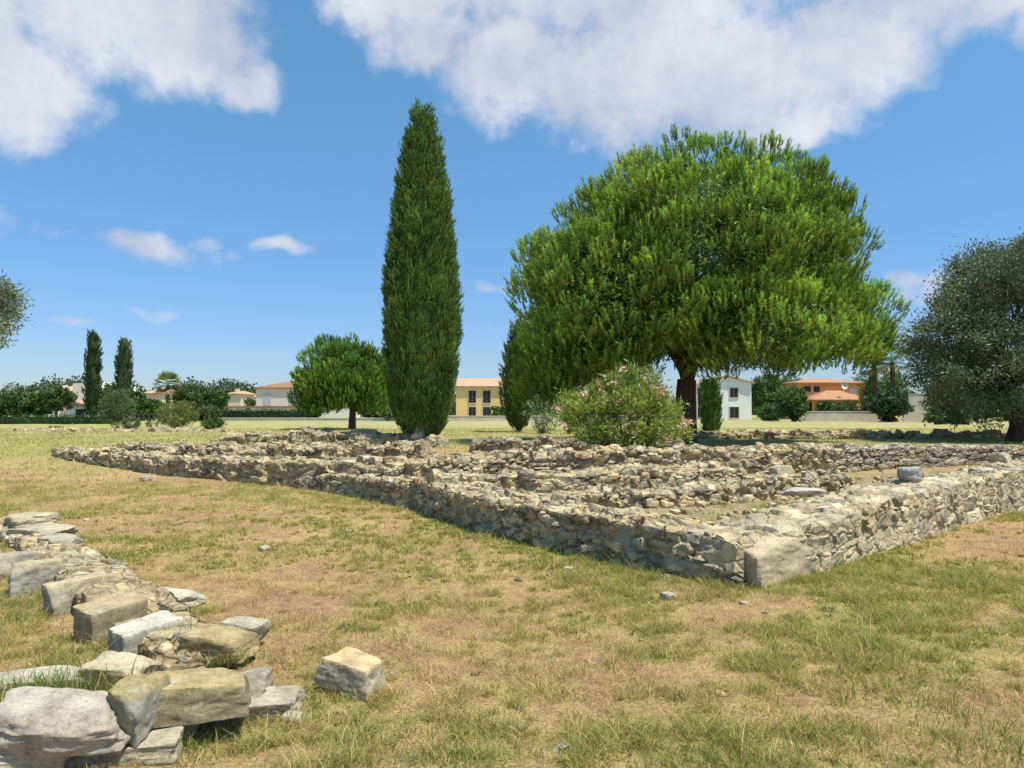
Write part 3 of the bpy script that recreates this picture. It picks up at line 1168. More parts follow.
x, y, rr = scatter(400000, 3.0, 7.5, 1)
x, y = pick(x, y, rr)
g = green(x, y)
h = rr.gamma(4, .010, len(x)) * (.35 + .8 * g) * (.5 + .9 * ss(-.25, .5, fbm(x * 5.5, y * 5.5, o=2, k=77))) + .006
blades('grass', x, y, h, rr.uniform(.002, .0048, len(x)), h * rr.uniform(.3, 2.2, len(x)), 2, .3, 'short dry mown grass on the near ground')
x, y, rr = scatter(400000, 7.5, 17, 3)
x, y = pick(x, y, rr)
g = green(x, y)
h = rr.gamma(4, .012, len(x)) * (.45 + .9 * g) + .008
blades('grass', x, y, h, rr.uniform(.005, .009, len(x)), h * rr.uniform(.2, 1.5, len(x)), 4, .2, 'short dry mown grass around the ruined walls', False)
x, y, rr = scatter(150000, 17, 48, 5)
x, y = pick(x, y, rr, .6)
h = rr.gamma(4, .013, len(x)) + .01
blades('grass', x, y, h, rr.uniform(.015, .03, len(x)), h * rr.uniform(.2, 1.5, len(x)), 6, .15, 'short yellow grass of the field beyond the ruins', False)
# straws lying flat
x, y, rr = scatter(70000, 3.0, 9.0, 7)
k = ~inside_foot(x, y) & (rr.random(len(x)) < .35 + .65 * (green(x, y) < .5))
x, y = x[k], y[k]
h = rr.uniform(.006, .03, len(x))
blades('straw', x, y, h, rr.uniform(.0018, .0035, len(x)), rr.uniform(.04, .16, len(x)), 8, .9, 'dry straws lying over the mown ground', True)
# splayed tufts
rr = np.random.default_rng(51)
nt0 = 9000
cyy = np.sqrt(rr.uniform(3.0 ** 2, 12.5 ** 2, nt0))
cxx = rr.uniform(-1, 1, nt0) * (cyy * .74 + .5)
gg = green(cxx, cyy)
kp = (rr.random(nt0) < .05 + 1.1 * ss(.35, .8, gg)) & ~inside_foot(cxx, cyy) & ~((cxx - np.interp(cyy, W1y, W1x) > 0) & (cyy - np.interp(cxx, W2x, W2y) > 0))
cxx, cyy = cxx[kp], cyy[kp]
nb_ = 30
sz = np.repeat(rr.uniform(.35, 1.25, len(cxx)), nb_)
x = np.repeat(cxx, nb_) + rr.normal(0, .022, len(sz)) * sz
y = np.repeat(cyy, nb_) + rr.normal(0, .022, len(sz)) * sz
h = sz * rr.uniform(.02, .065, len(sz))
blades('grass', x, y, h, np.clip(rr.uniform(.0035, .006, len(sz)) * np.clip(y / 5, 1, 2), 0, .01), sz * rr.uniform(.02, .075, len(sz)), 52, .22, 'splayed yellow-green grass tufts across the mown ground')

# taller tufts at wall feet and among the near stones
tx_, ty_ = [], []
rr = np.random.default_rng(15)
for (px, py, z, n, s) in ((175, 634, .13, 260, .10), (45, 690, .2, 380, .16), (20, 695, .2, 300, .16), (560, 565, 0, 150, .2), (760, 592, 0, 420, .22), (790, 582, 0, 420, .22), (830, 568, 0, 400, .25),
                       (700, 590, 0, 300, .2), (860, 560, 0, 300, .3), (630, 572, 0, 260, .2), (120, 690, .16, 100, .1), (235, 660, .1, 90, .1), (190, 752, 0, 260, .1), (830, 745, 0, 360, .16), (690, 768, 0, 300, .15),
                       (480, 765, 0, 260, .14), (1000, 750, 0, 380, .2), (915, 700, 0, 300, .2), (420, 755, 0, 160, .12), (60, 600, 0, 260, .2), (20, 620, 0, 260, .2), (95, 670, 0, 220, .2), (350, 640, 0, 120, .2), (600, 660, 0, 200, .25)):
    x, y = gp(px, py, z)
    tx_.append(np.stack([rr.normal(x, s, n), rr.normal(y, s * .8, n), np.full(n, z)], 1))
T = np.concatenate(tx_)
n = len(T)
gz0 = gz
h = rr.gamma(5, .013, n)
lean = h * rr.uniform(.2, 1.3, n)
a = rr.uniform(0, 2 * pi, n)
b = rr.uniform(0, 2 * pi, n)
base = T.copy()
base[:, 2] = np.maximum(T[:, 2], gz(T[:, 0], T[:, 1])) - .01
w = rr.uniform(.0025, .0055, n)
Wv = np.stack([np.cos(b) * w / 2, np.sin(b) * w / 2, 0 * b], 1)
tip = base + np.stack([np.cos(a) * lean, np.sin(a) * lean, h], 1)
mid = base + np.stack([np.cos(a) * lean * .35, np.sin(a) * lean * .35, h * .6], 1)
c = np.where((rr.random(n) < .35)[:, None], np.array([.42, .36, .15]), np.array([.15, .22, .045])) * rr.uniform(.7, 1.3, n)[:, None]
i = np.arange(n) * 5
mb = MB()
mb.V = [np.stack([base - Wv, base + Wv, mid + Wv * .8, mid - Wv * .8, tip], 1).reshape(-1, 3)]
mb.C = [np.repeat(c, 5, 0)]
mb.Fq = [np.stack([i, i + 1, i + 2, i + 3], 1), np.stack([i + 3, i + 2, i + 4, np.full(n, -1)], 1)]
o = mb.build('grass', M['blade'])
o['kind'] = 'stuff'
o['label'] = 'greener grass tufts at the wall feet and between the near stones'
# pebbles
x, y, rr = scatter(520, 3.1, 16, 19)
k = ~inside_foot(x, y)
items = [(a_, b_, float(gz(a_, b_)) - .004, (w_ * 1.4, w_, w_ * .5), an, 700 + i % 30, PAL[i % len(PAL)] * .95)
         for i, (a_, b_, w_, an) in enumerate(zip(x[k], y[k], rr.gamma(2, .008, k.sum()) + .006, rr.uniform(0, 6, k.sum())))]
o = rocks_mesh('pebbles', items)
o['kind'] = 'stuff'
o['label'] = 'small pale pebbles scattered through the dry grass'


# ------------------------------------------------------------------ trees
def tube(mb, P, rad, seg=8, col=(.3, .3, .3), nz_=.0):
    P = np.array(P, float)
    n = len(P)
    T_ = np.gradient(P, axis=0)
    T_ /= np.linalg.norm(T_, axis=1)[:, None]
    up = np.where(np.abs(T_[:, 2:3]) > .9, np.array([[1., 0, 0]]), np.array([[0, 0, 1.]]))
    A = np.cross(T_, up)
    A /= np.linalg.norm(A, axis=1)[:, None]
    B = np.cross(T_, A)
    th = np.linspace(0, 2 * pi, seg, endpoint=False)
    rad = np.array(rad, float)[:, None]
    rr_ = rad * (1 + nz_ * np.sin(3 * th + P[:, 2:3] * 1.3)[...])
    V = P[:, None, :] + rr_[..., None] * (np.cos(th)[None, :, None] * A[:, None, :] + np.sin(th)[None, :, None] * B[:, None, :])
    i = np.arange(n - 1)[:, None] * seg
    j = np.arange(seg)[None]
    jn = (j + 1) % seg
    Fc = np.stack([i + j, i + jn, i + seg + jn, i + seg + j], -1).reshape(-1, 4)
    mb.add(V.reshape(-1, 3), Fc, col)


def unit(v):
    return v / np.maximum(np.linalg.norm(v, axis=-1, keepdims=True), 1e-9)


def shoots(P, A, Ls, n, rr, wid=.02, col=(.09, .15, .03), spread=(.45, .85), nl=.42, cvar=.25, tipb=0):
    "bristly upright pine shoots: P base, A axis, Ls length, n needles each"
    m = len(P)
    u = rr.uniform(.05, 1, (m, n, 1))
    st = P[:, None] + A[:, None] * u * Ls[:, None, None]
    rv = unit(np.cross(A[:, None], rr.normal(0, 1, (m, n, 3))))
    th = rr.uniform(*spread, (m, n, 1))
    d = A[:, None] * np.cos(th) + rv * np.sin(th)
    ln = Ls[:, None, None] * nl * rr.uniform(.7, 1.15, (m, n, 1))
    w = unit(np.cross(d, rr.normal(0, 1, (m, n, 3)))) * wid / 2
    V = np.stack([st - w, st + w, st + d * ln], 2).reshape(-1, 3)
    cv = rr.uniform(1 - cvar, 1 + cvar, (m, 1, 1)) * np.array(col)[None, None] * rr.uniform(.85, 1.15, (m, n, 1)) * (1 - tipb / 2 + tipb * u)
    return V, np.repeat(cv.reshape(-1, 3), 3, 0)


def ell_points(n, c, r, rr, inner=.72, zmin=-1):
    "points in the shell of an ellipsoid"
    out = []
    while len(out) < n:
        v = unit(rr.normal(0, 1, 3))
        if v[2] < zmin:
            continue
        out.append(v)
    v = np.array(out)
    q = rr.uniform(inner ** 3, 1, (n, 1)) ** (1 / 3)
    return np.array(c) + v * q * np.array(r), v


def pine(name, label, base, lobes, nclump, nshoot, trunk_r, trunk_h, rr, shoot_l=.42, needles=22, clump_r=.75, wid=.022, col=(.085, .145, .028), group=None, flat=-.35, inner=.7, core=0):
    t = thing(name, label, 'pine tree', base, group)
    bx, by, bz = base
    V_, C_ = [], []
    tot = sum(l[6] for l in lobes)
    ends = []
    for (cx, cy, cz, rx, ry, rz, wt) in lobes:
        n = int(nclump * wt / tot)
        P, v = ell_points(n, (cx, cy, cz), (rx, ry, rz), rr, inner, flat)
        P[:, 2] += (v[:, 2] < 0) * 0
        # drop clumps that lie deep inside another lobe
        for (ax, ay, az_, sx, sy, sz, _) in lobes:
            if (ax, ay, az_) == (cx, cy, cz):
                continue
            q = (((P - [ax, ay, az_]) / [sx, sy, sz]) ** 2).sum(1)
            k_ = q > .5
            P, v = P[k_], v[k_]
        for p, d in zip(P, v):
            ends.append((p, d))
            R_ = clump_r * rr.uniform(.65, 1.3)
            m = int(nshoot * R_ ** 2 / clump_r ** 2)
            dd = unit(rr.normal(0, 1, (m, 3)) + d * .9 + [0, 0, .6])
            q = p + dd * R_ * rr.uniform(.7, 1, (m, 1)) * [1, 1, .7] - [0, 0, R_ * .3]
            A = unit(dd * .5 + d * .36 + np.array([0, 0, 1.25]) + rr.normal(0, .10, (m, 3)))
            br = rr.uniform(.70, 1.25)
            yl = rr.uniform(0, 1)
            cc = np.array(col) * br * (np.array([1.22, 1.06, .95]) if yl > .6 else np.array([.95, 1, 1]))
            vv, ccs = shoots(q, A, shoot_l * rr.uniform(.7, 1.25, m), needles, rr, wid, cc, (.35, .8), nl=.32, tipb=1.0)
            V_.append(vv)
            C_.append(ccs)
    if core:     # inner needles, coloured darker to stand for the shade inside the crown
        lb = np.array(lobes)
        ii = rr.choice(len(lb), core, p=lb[:, 6] / tot)
        vv = unit(rr.normal(0, 1, (core, 3)))
        q = lb[ii, :3] + vv * lb[ii, 3:6] * rr.uniform(.35, .86, (core, 1))
        A = unit(rr.normal(0, 1, (core, 3)))
        Wd = unit(np.cross(A, rr.normal(0, 1, (core, 3)))) * .03
        V_.append(np.stack([q - Wd, q + Wd, q + A * .26], 1).reshape(-1, 3))
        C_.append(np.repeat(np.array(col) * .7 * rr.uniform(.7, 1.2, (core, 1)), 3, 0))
    V = np.concatenate(V_)
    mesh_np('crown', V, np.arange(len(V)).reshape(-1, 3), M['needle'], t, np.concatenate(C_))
    mb = MB()
    top = np.array([bx + .1, by, bz + trunk_h])
    tp = [np.array([bx, by, bz - .2]), np.array([bx, by, bz + .05]), np.array([bx + .03, by, bz + trunk_h * .4]), np.array([bx + .06, by, bz + trunk_h * .8]), top]
    tube(mb, tp, [trunk_r * 1.5, trunk_r * 1.15, trunk_r, trunk_r * .95, trunk_r * .9], 14, nz_=.06)
    main = []
    for k_ in range(9):
        a_ = k_ * 2 * pi / 9 + rr.uniform(-.3, .3)
        elv = rr.uniform(.25, 1.1)
        cx, cy, cz, rx, ry, rz, _ = lobes[0]
        e = np.array([cx + cos(a_) * rx * .55 * cos(elv), cy + sin(a_) * ry * .55 * cos(elv), cz + rz * .6 * sin(elv) - .25 * rz])
        m1 = top * .55 + e * .45 + [0, 0, -.12 * rz * cos(elv)] + rr.normal(0, .12, 3)
        tube(mb, [top - [0, 0, .25], top * .8 + m1 * .2, m1, e], [trunk_r * .5, trunk_r * .42, trunk_r * .3, trunk_r * .16], 8)
        main += [m1, e, (m1 + e) / 2]
    main = np.array(main)
    for p, d in ends[::3]:
        q = main[np.argmin(((main - p) ** 2).sum(1))]
        md = (p + q) / 2 + rr.normal(0, .12, 3)
        tube(mb, [q, md, p], [trunk_r * .13, trunk_r * .09, trunk_r * .04], 5)
    mb.build('trunk', M['bark'], t, smooth=True)
    return t


def g0(x, y):
    return float(gz(x, y))


rr = np.random.default_rng(77)
D = 26.5
s_ = D / F
bx = at(685, 443, D)[0]
bz = g0(bx, D)


def LB(px, py, rx, ry, D, dy=0, ryd=None, wt=1):
    x, y, z = at(px, py, D)
    return (x, D + dy, z, rx * D / F, (ryd if ryd else rx) * D / F, ry * D / F, wt)


pine('pine_tree', 'huge round-crowned pine with a thick dark trunk behind the pink oleander', (bx, D, bz),
     [LB(700, 262, 132, 112, D, 0, 140, 7), LB(620, 305, 86, 84, D, -.8, 115, 3), LB(590, 345, 66, 46, D, .3, 105, 2.4), LB(775, 258, 62, 80, D, 0, 110, 2), LB(838, 322, 44, 46, D, .5, 62, 1.9), LB(740, 338, 92, 40, D, -1.5, 110, 1.8), LB(545, 275, 24, 38, D, 0, 50, .5), LB(598, 246, 46, 44, D, 0, 90, 1), LB(648, 212, 50, 36, D, 0, 95, 1.1), LB(760, 212, 54, 36, D, 0, 95, 1.2), LB(815, 245, 30, 40, D, 0, 80, .7), LB(562, 366, 46, 30, D, 0, 80, .8), LB(545, 382, 24, 18, D, 0, 60, .35)],
     1400, 20, .36, 2.2, rr, shoot_l=.38, needles=36, clump_r=.58, flat=-.9, wid=.024, col=(.23, .34, .06), inner=.66, core=90000)
D = 45
bx = at(352, 432, D)[0]
pine('pine_tree', 'small bright round pine with a thin dark trunk, beside the tall cypress', (bx, D, g0(bx, D)),
     [LB(342, 378, 41, 38, D, 0, 42, 3), LB(322, 396, 22, 22, D, 0, 26, .7), LB(366, 392, 20, 24, D, 0, 26, .7)],
     330, 17, .2, 1.9, rr, core=16000, shoot_l=.44, needles=34, clump_r=.5, wid=.034, col=(.14, .25, .045), flat=-.75, inner=.6)


def cypress(label, px, base_py, top_py, D, prof, dens, rr, col=(.115, .18, .045), tl=.20, nn=9, wid=.02, trunk=.12, name='cypress_tree', group=None, bark='bark_grey', ridge=.11, clear=.25, toff=0, cat='cypress tree'):
    "prof: (height fraction, half width in pixels)"
    x0 = at(px, base_py, D)[0]
    z0 = g0(x0, D)
    zt = at(px, top_py, D)[2]
    H = zt - z0
    t = thing(name, label, cat, (x0, D, z0), group)
    hf = np.array([p[0] for p in prof])
    hr = np.array([p[1] for p in prof]) * D / F
    area = 2 * pi * hr.mean() * H
    K = 12
    m = int(area * dens / K)
    f = rr.uniform(hf[0], .985, m * 2)
    r = np.interp(f, hf, hr)
    keep = rr.random(m * 2) < (r / hr.max() * .9 + .1)
    f, r = f[keep][:m], r[keep][:m]
    m = len(f)
    th = rr.uniform(0, 2 * pi, m)
    z = z0 + f * H
    sd = int(abs(px)) + 5
    lump = fbm(th * 6.5 / (2 * pi) * 4, z * 1.0, o=3, k=sd)
    lump = lump + .8 * (1 - 2 * np.abs(vnoise(th * 3.2 + .6 * vnoise(z * .8, th, k=2), z * .35, k=sd + 7)))
    rad = r * (1 + ridge * lump) * rr.uniform(.80, .98, m)
    fh, fr = tl * 2.6, tl * .55
    rep_ = lambda q: np.repeat(q, K, 0)
    u = rr.random(m * K)
    thk, radk = rep_(th), rep_(rad)
    out = np.stack([np.cos(thk), np.sin(thk), 0 * thk], 1)
    loc = unit(rr.normal(0, 1, (m * K, 3)) * [1, 1, .2] + out * .8)
    ax = unit(rep_(unit(np.stack([np.cos(th), np.sin(th), 0 * th], 1) * rr.uniform(.05, .35, (m, 1)) + [0, 0, 1.])))
    P = np.stack([x0 + np.cos(thk) * radk, D + np.sin(thk) * radk, rep_(z)], 1) + ax * ((u - .5) * fh * rep_(rr.uniform(.6, 1.2, m)))[:, None] + loc * (fr * np.sin(np.clip(u * 2.6, 0, pi)) ** .7 * .9)[:, None]
    m = m * K
    A = unit(ax + loc * .35 + rr.normal(0, .1, (m, 3)))
    shade = rep_(rr.uniform(.7, 1.35, m // K))[:, None] * rr.uniform(.8, 1.2, (m, 1)) * (.75 + .5 * u[:, None])
    brown = rep_(rr.random(m // K) < .06)[:, None]
    cc = np.array(col)[None] * shade
    cc = np.where(brown, cc * [1.4, .95, .75], cc)
    V, C = shoots(P, A, tl * rr.uniform(.6, 1.2, m), nn, rr, wid, (1, 1, 1), (.15, .55), .55, .1)
    C = C * np.repeat(cc, nn * 3, 0)
    mb = MB()
    mb.add(V, np.arange(len(V)).reshape(-1, 3), C)
    # dense inner body of twigs
    nz2, nt_ = 40, 28
    fz = np.linspace(hf[0], .985, nz2)
    tt = np.linspace(0, 2 * pi, nt_, endpoint=False)
    FZ, TT = np.meshgrid(fz, tt, indexing='ij')
    zz = z0 + FZ * H
    lump = fbm(TT * 6.5 / (2 * pi) * 4, zz * 1.0, o=3, k=sd) + .8 * (1 - 2 * np.abs(vnoise(TT * 3.2 + .6 * vnoise(zz * .8, TT, k=2), zz * .35, k=sd + 7)))
    rad = np.interp(FZ, hf, hr) * .80 * (1 + ridge * lump)
    V2 = np.stack([x0 + np.cos(TT) * rad, D + np.sin(TT) * rad, zz], -1).reshape(-1, 3)
    i = np.arange(nz2 - 1)[:, None] * nt_
    j = np.arange(nt_)[None]
    jn = (j + 1) % nt_
    mb.add(V2, np.stack([i + j, i + jn, i + nt_ + jn, i + nt_ + j], -1).reshape(-1, 4), np.array(col) * .8)
    b = nt_ * (nz2 - 1)
    mb.build('crown', M['cyp'], t)
    if trunk:
        mt = MB()
        tube(mt, [(x0, D - toff, z0 - .2), (x0, D - toff, z0 + .1), (x0 + .02, D - toff * .9, z0 + H * .06), (x0, D, z0 + H * .3)], [trunk * 1.35, trunk * 1.1, trunk, trunk * .6], 12, nz_=.08)
        mt.build('trunk', M[bark], t, smooth=True)
    return t


rr = np.random.default_rng(99)
cypress('tall dark spindle-shaped cypress with a pale grey trunk, tallest tree of the ruin', 421, 449, 106, 23.5,
        [(.01, 5), (.03, 14), (.07, 23), (.12, 29), (.2, 33), (.32, 36), (.45, 35), (.6, 30), (.75, 23.5), (.88, 15), (.96, 7.5), (1, 1.5)], 540, rr, trunk=.17, tl=.18, nn=8, wid=.026, toff=.5, ridge=.055, col=(.13, .21, .052))
cypress('dark cypress with a tapered foot half hidden behind the big pine', 519, 432, 318, 39,
        [(.015, 2), (.06, 8), (.14, 13), (.26, 16), (.5, 16), (.8, 10), (1, 2)], 200, rr, col=(.07, .12, .03), tl=.18, nn=8, wid=.03, trunk=.10)
cypress('clipped column of green cypress standing before the white gabled house', 711, 432, 378, 41,
        [(.0, 8.5), (.05, 9), (.5, 9.5), (.9, 9), (.98, 8), (1, 5)], 260, rr, col=(.09, .16, .035), tl=.14, nn=8, wid=.034, trunk=.08)
cypress('taller of the two blunt-topped dark cypresses beside the orange-roofed villa', 92, 416, 331, 92,
        [(.0, 4), (.1, 6), (.4, 7.6), (.8, 6.3), (.96, 5), (1, 2)], 70, rr, col=(.055, .09, .03), tl=.22, nn=7, wid=.07, trunk=.2, group='pair of blunt cypresses')
cypress('shorter blunt-topped dark cypress rising behind the grey-green willow bush', 123, 416, 337, 92,
        [(.0, 4), (.1, 6), (.4, 8.2), (.75, 6.8), (.94, 4.4), (1, 2)], 70, rr, col=(.055, .09, .03), tl=.22, nn=7, wid=.07, trunk=.2, group='pair of blunt cypresses')


def leafy(name, label, cat, base, lobes, nclump, nleaf, leaf, rr, col, clump_r, trunk_r=.15, trunk_h=1.5, inner=.55, col2=None, upright=.3, bark='bark', group=None, aspect=.4, limbs=6, flat=-1, mat='leaf', trunk_name='trunk', parts=True):
    t = thing(name, label, cat, base, group)
    tot = sum(l[6] for l in lobes)
    V_, C_ = [], []
    ends = []
    for (cx, cy, cz, rx, ry, rz, wt) in lobes:
        n = max(1, int(nclump * wt / tot))
        P, v = ell_points(n, (cx, cy, cz), (rx, ry, rz), rr, inner, flat)
        for p, d in zip(P, v):
            ends.append(p)
            m = nleaf
            R_ = clump_r * rr.uniform(.6, 1.35)
            q = p + rr.normal(0, .42, (m, 3)) * R_ * [1, 1, .75]
            q[:, 2] = np.maximum(q[:, 2], base[2] + .03)
            A = unit(rr.normal(0, 1, (m, 3)) + d * .8 + [0, 0, upright])
            Wd = unit(np.cross(A, rr.normal(0, 1, (m, 3))))
            ln = leaf * rr.uniform(.6, 1.35, (m, 1))
            w = Wd * ln * aspect / 2
            V_.append(np.stack([q, q + A * ln * .5 + w, q + A * ln, q + A * ln * .5 - w], 1).reshape(-1, 3))
            k_ = rr.uniform(.75, 1.25)
            cc = np.array(col) * k_ * rr.uniform(.75, 1.25, (m, 1))
            if col2 is not None:
                cc = np.where(rr.random((m, 1)) < .3, np.array(col2) * rr.uniform(.8, 1.2, (m, 1)), cc)
            C_.append(np.repeat(cc, 4, 0))
    V = np.concatenate(V_)
    mesh_np('crown' if trunk_name == 'trunk' else 'foliage', V, np.arange(len(V)).reshape(-1, 4), M[mat], t, np.concatenate(C_))
    mb = MB()
    bx, by, bz = base
    top = np.array([bx, by, bz + trunk_h])
    if trunk_name == 'trunk':
        tube(mb, [(bx, by, bz - .2), (bx, by, bz + .1), (bx + trunk_r * .3, by, bz + trunk_h * .5), top], [trunk_r * 1.5, trunk_r * 1.15, trunk_r, trunk_r * .8], 10, nz_=.1)
    ends = np.array(ends)
    sel = ends[rr.permutation(len(ends))[:limbs * 6]]
    for p in sel:
        q = top if trunk_name == 'trunk' else np.array([bx + rr.normal(0, trunk_r), by + rr.normal(0, trunk_r), bz - .05])
        md = q * .5 + p * .5 + rr.normal(0, .08, 3) * np.linalg.norm(p - q) * .5
        r0 = trunk_r * (.28 if trunk_name == 'trunk' else .12)
        tube(mb, [q, md, p], [r0, r0 * .6, r0 * .2], 5)
    mb.build(trunk_name, M[bark], t, smooth=True)
    return t, ends


rr = np.random.default_rng(123)
# olives
D = 27.5
b_ = at(1016, 441, D)
leafy('olive_tree', 'broad grey-green olive tree with a dark shaded underside, its short trunk at the picture edge', 'olive tree', (b_[0], D, g0(b_[0], D)),
      [LB(1045, 325, 80, 78, D, 0, 100, 4), LB(955, 335, 42, 42, D, 0, 60, 1.4), LB(990, 280, 40, 30, D, 0, 60, 1.2), LB(1035, 262, 36, 24, D, 0, 50, .8), LB(935, 370, 24, 20, D, -.3, 50, .4), LB(990, 380, 50, 32, D, -.5, 80, 1.2), LB(965, 405, 22, 16, D, -.5, 50, .3), LB(1095, 350, 70, 80, D, 0, 90, 2)],
      880, 150, .13, rr, (.15, .18, .095), .62, .30, 1.1, .5, (.24, .27, .175), group=None, limbs=8, aspect=.36, mat='olive')
D = 21.5
b_ = at(-62, 441, D)
leafy('olive_tree', 'silvery olive tree leaning in from beyond the picture edge, opposite the big olive', 'olive tree', (b_[0], D, g0(b_[0], D)),
      [LB(-75, 310, 66, 56, D, 0, 70, 3), LB(-14, 318, 20, 28, D, 0, 40, 1), LB(-10, 292, 20, 10, D, 0, 30, .4)],
      300, 80, .11, rr, (.20, .245, .14), .42, .22, 1.6, .5, (.27, .31, .20), limbs=6, aspect=.36, mat='olive')

# pink oleander
D = 17.2
b_ = at(622, 455, D)
oz = g0(b_[0], D)
t_, ends = leafy('oleander_bush', 'large yellow-green oleander with pink flowers in front of the big pine', 'oleander', (b_[0], D, oz),
      [LB(622, 418, 58, 40, D, 0, 55, 4), LB(632, 392, 34, 22, D, 0, 40, 1.3), LB(590, 410, 32, 24, D, 0, 40, 1), LB(664, 425, 30, 22, D, 0, 40, 1)],
      300, 64, .125, rr, (.22, .29, .065), .26, .2, .5, .45, (.36, .37, .12), upright=.9, aspect=.22, limbs=12, trunk_name='stems')
front = ends[np.argsort(ends[:, 1] - .8 * (ends[:, 2] - oz))][:150]
fl = MB()
FP = [at(533, 999, D)] and []
for (px, py, n_) in ((622, 370, 8), (615, 385, 7), (604, 388, 6), (584, 393, 6), (652, 388, 16), (660, 389, 14), (558, 411, 6), (600, 380, 4), (688, 421, 9), (682, 425, 9), (668, 440, 10), (684, 452, 14), (665, 454, 16), (656, 430, 8),
                     (632, 432, 6), (640, 422, 6), (650, 415, 5), (556, 440, 7), (575, 405, 4), (618, 400, 3), (636, 418, 5), (600, 398, 4), (645, 378, 4), (565, 425, 4), (628, 449, 3)):
    x, y, z = at(px, py, D - rr.uniform(.6, 1.1))
    for _ in range(n_):
        p = np.array([x, y, z]) + rr.normal(0, .055, 3)
        nrm = unit(rr.normal(0, .6, 3) + [0, -.8, .6])
        u_ = unit(np.cross(nrm, [0, 0, 1.]))
        v_ = np.cross(nrm, u_)
        pc = np.array([.80, .36, .36]) * rr.uniform(.85, 1.1) if rr.random() < .7 else np.array([.78, .55, .48])
        for q in range(5):
            a_ = q * 2 * pi / 5 + rr.uniform(0, .3)
            e_ = u_ * cos(a_) + v_ * sin(a_)
            s2 = np.cross(nrm, e_)
            r_ = .034
            fl.add([p, p + e_ * r_ * .7 + s2 * r_ * .45 + nrm * .006, p + e_ * r_ * 1.15 + nrm * .012, p + e_ * r_ * .7 - s2 * r_ * .45 + nrm * .006], [[0, 1, 2, 3]], pc)
fl.build('flowers', M['petal'], t_)

D = 37
b_ = at(542, 431, D)
leafy('oleander_bush', 'small thin oleander with a few white flowers beside the dark half-hidden cypress', 'oleander', (b_[0], D, g0(b_[0], D)),
      [LB(540, 412, 22, 12, D, 0, 22, 1), LB(548, 424, 12, 10, D, 0, 14, .6)], 34, 26, .2, rr, (.13, .19, .08), .3, .12, .3, .4, (.4, .42, .34), upright=.8, aspect=.25, limbs=4, trunk_name='stems')


def bush(label, px, D, py_top, half, rr, col, base_py=None, name='shrub', cat='shrub', leaf=.22, nclump=60, nleaf=26, col2=None, aspect=.5, clump=None, upright=.4, lob=None, group=None, py_bot=None):
    x0 = at(px, 420, D)[0]
    z0 = g0(x0, D)
    zt = at(px, py_top, D)[2]
    H = zt - z0
    w = half * D / F
    lobes = lob or [(x0, D, z0 + H * .52, w * .9, w * .9, H * .46, 1)]
    return leafy(name, label, cat, (x0, D, z0), lobes, nclump, nleaf, leaf, rr, col, clump or min(w, H) * .28, .06 * w + .03, .2, .5, col2, upright, aspect=aspect, limbs=3, trunk_name='stems', group=group)


def ftree(label, px, D, py_top, half, rr, col, trunk_h=None, leaf=.3, nclump=70, nleaf=26, col2=None, name='tree', cat='tree', low=.3, group=None, aspect=.55, bark='bark'):
    x0 = at(px, 420, D)[0]
    z0 = g0(x0, D)
    zt = at(px, py_top, D)[2]
    H = zt - z0
    w = half * D / F
    c = z0 + H * (low + (1 - low) / 2)
    rz = H * (1 - low) / 2
    lobes = [(x0, D, c, w * .85, w * .85, rz * .95, 3)]
    for k_ in range(4):
        a_ = rr.uniform(0, 2 * pi)
        lobes.append((x0 + cos(a_) * w * .5, D + sin(a_) * w * .5, c + rr.uniform(-.35, .3) * rz, w * .5, w * .5, rz * .55, .8))
    return leafy(name, label, cat, (x0, D, z0), lobes, nclump, nleaf, leaf, rr, col, min(w, rz) * .3, .035 * H + .03, H * max(low, .25), .5, col2, .4, bark=bark, aspect=aspect, limbs=3, group=group)


rr = np.random.default_rng(321)
bush('feathery grey-green bush, taller than wide, in front of the shorter blunt cypress', 118, 47, 386, 17, rr, (.12, .15, .07), leaf=.16, nclump=120, nleaf=40, col2=(.17, .2, .11), aspect=.25, upright=1.0, name='willow_bush', cat='bush')
bush('low grey tuft of shrub at the foot of the feathery grey-green bush', 131, 46, 417, 9, rr, (.12, .15, .09), leaf=.14, nclump=30)
bush('round yellow-green shrub standing alone in the field', 177, 46, 402, 20, rr, (.17, .19, .05), leaf=.16, nclump=120, nleaf=34, col2=(.24, .24, .07), upright=.8, aspect=.3)
bush('small dark green shrub next to the round yellow-green one', 213, 45.5, 419, 11, rr, (.08, .14, .035), leaf=.15, nclump=50)
bush('thin pale weed clump between the feathery bush and the round shrub', 152, 52, 421, 7, rr, (.17, .22, .09), leaf=.14, nclump=14, nleaf=16)
bush('low green weed patch in the grass in front of the clipped hedge', 55, 50, 429, 9, rr, (.15, .2, .06), leaf=.1, nclump=14, nleaf=16)

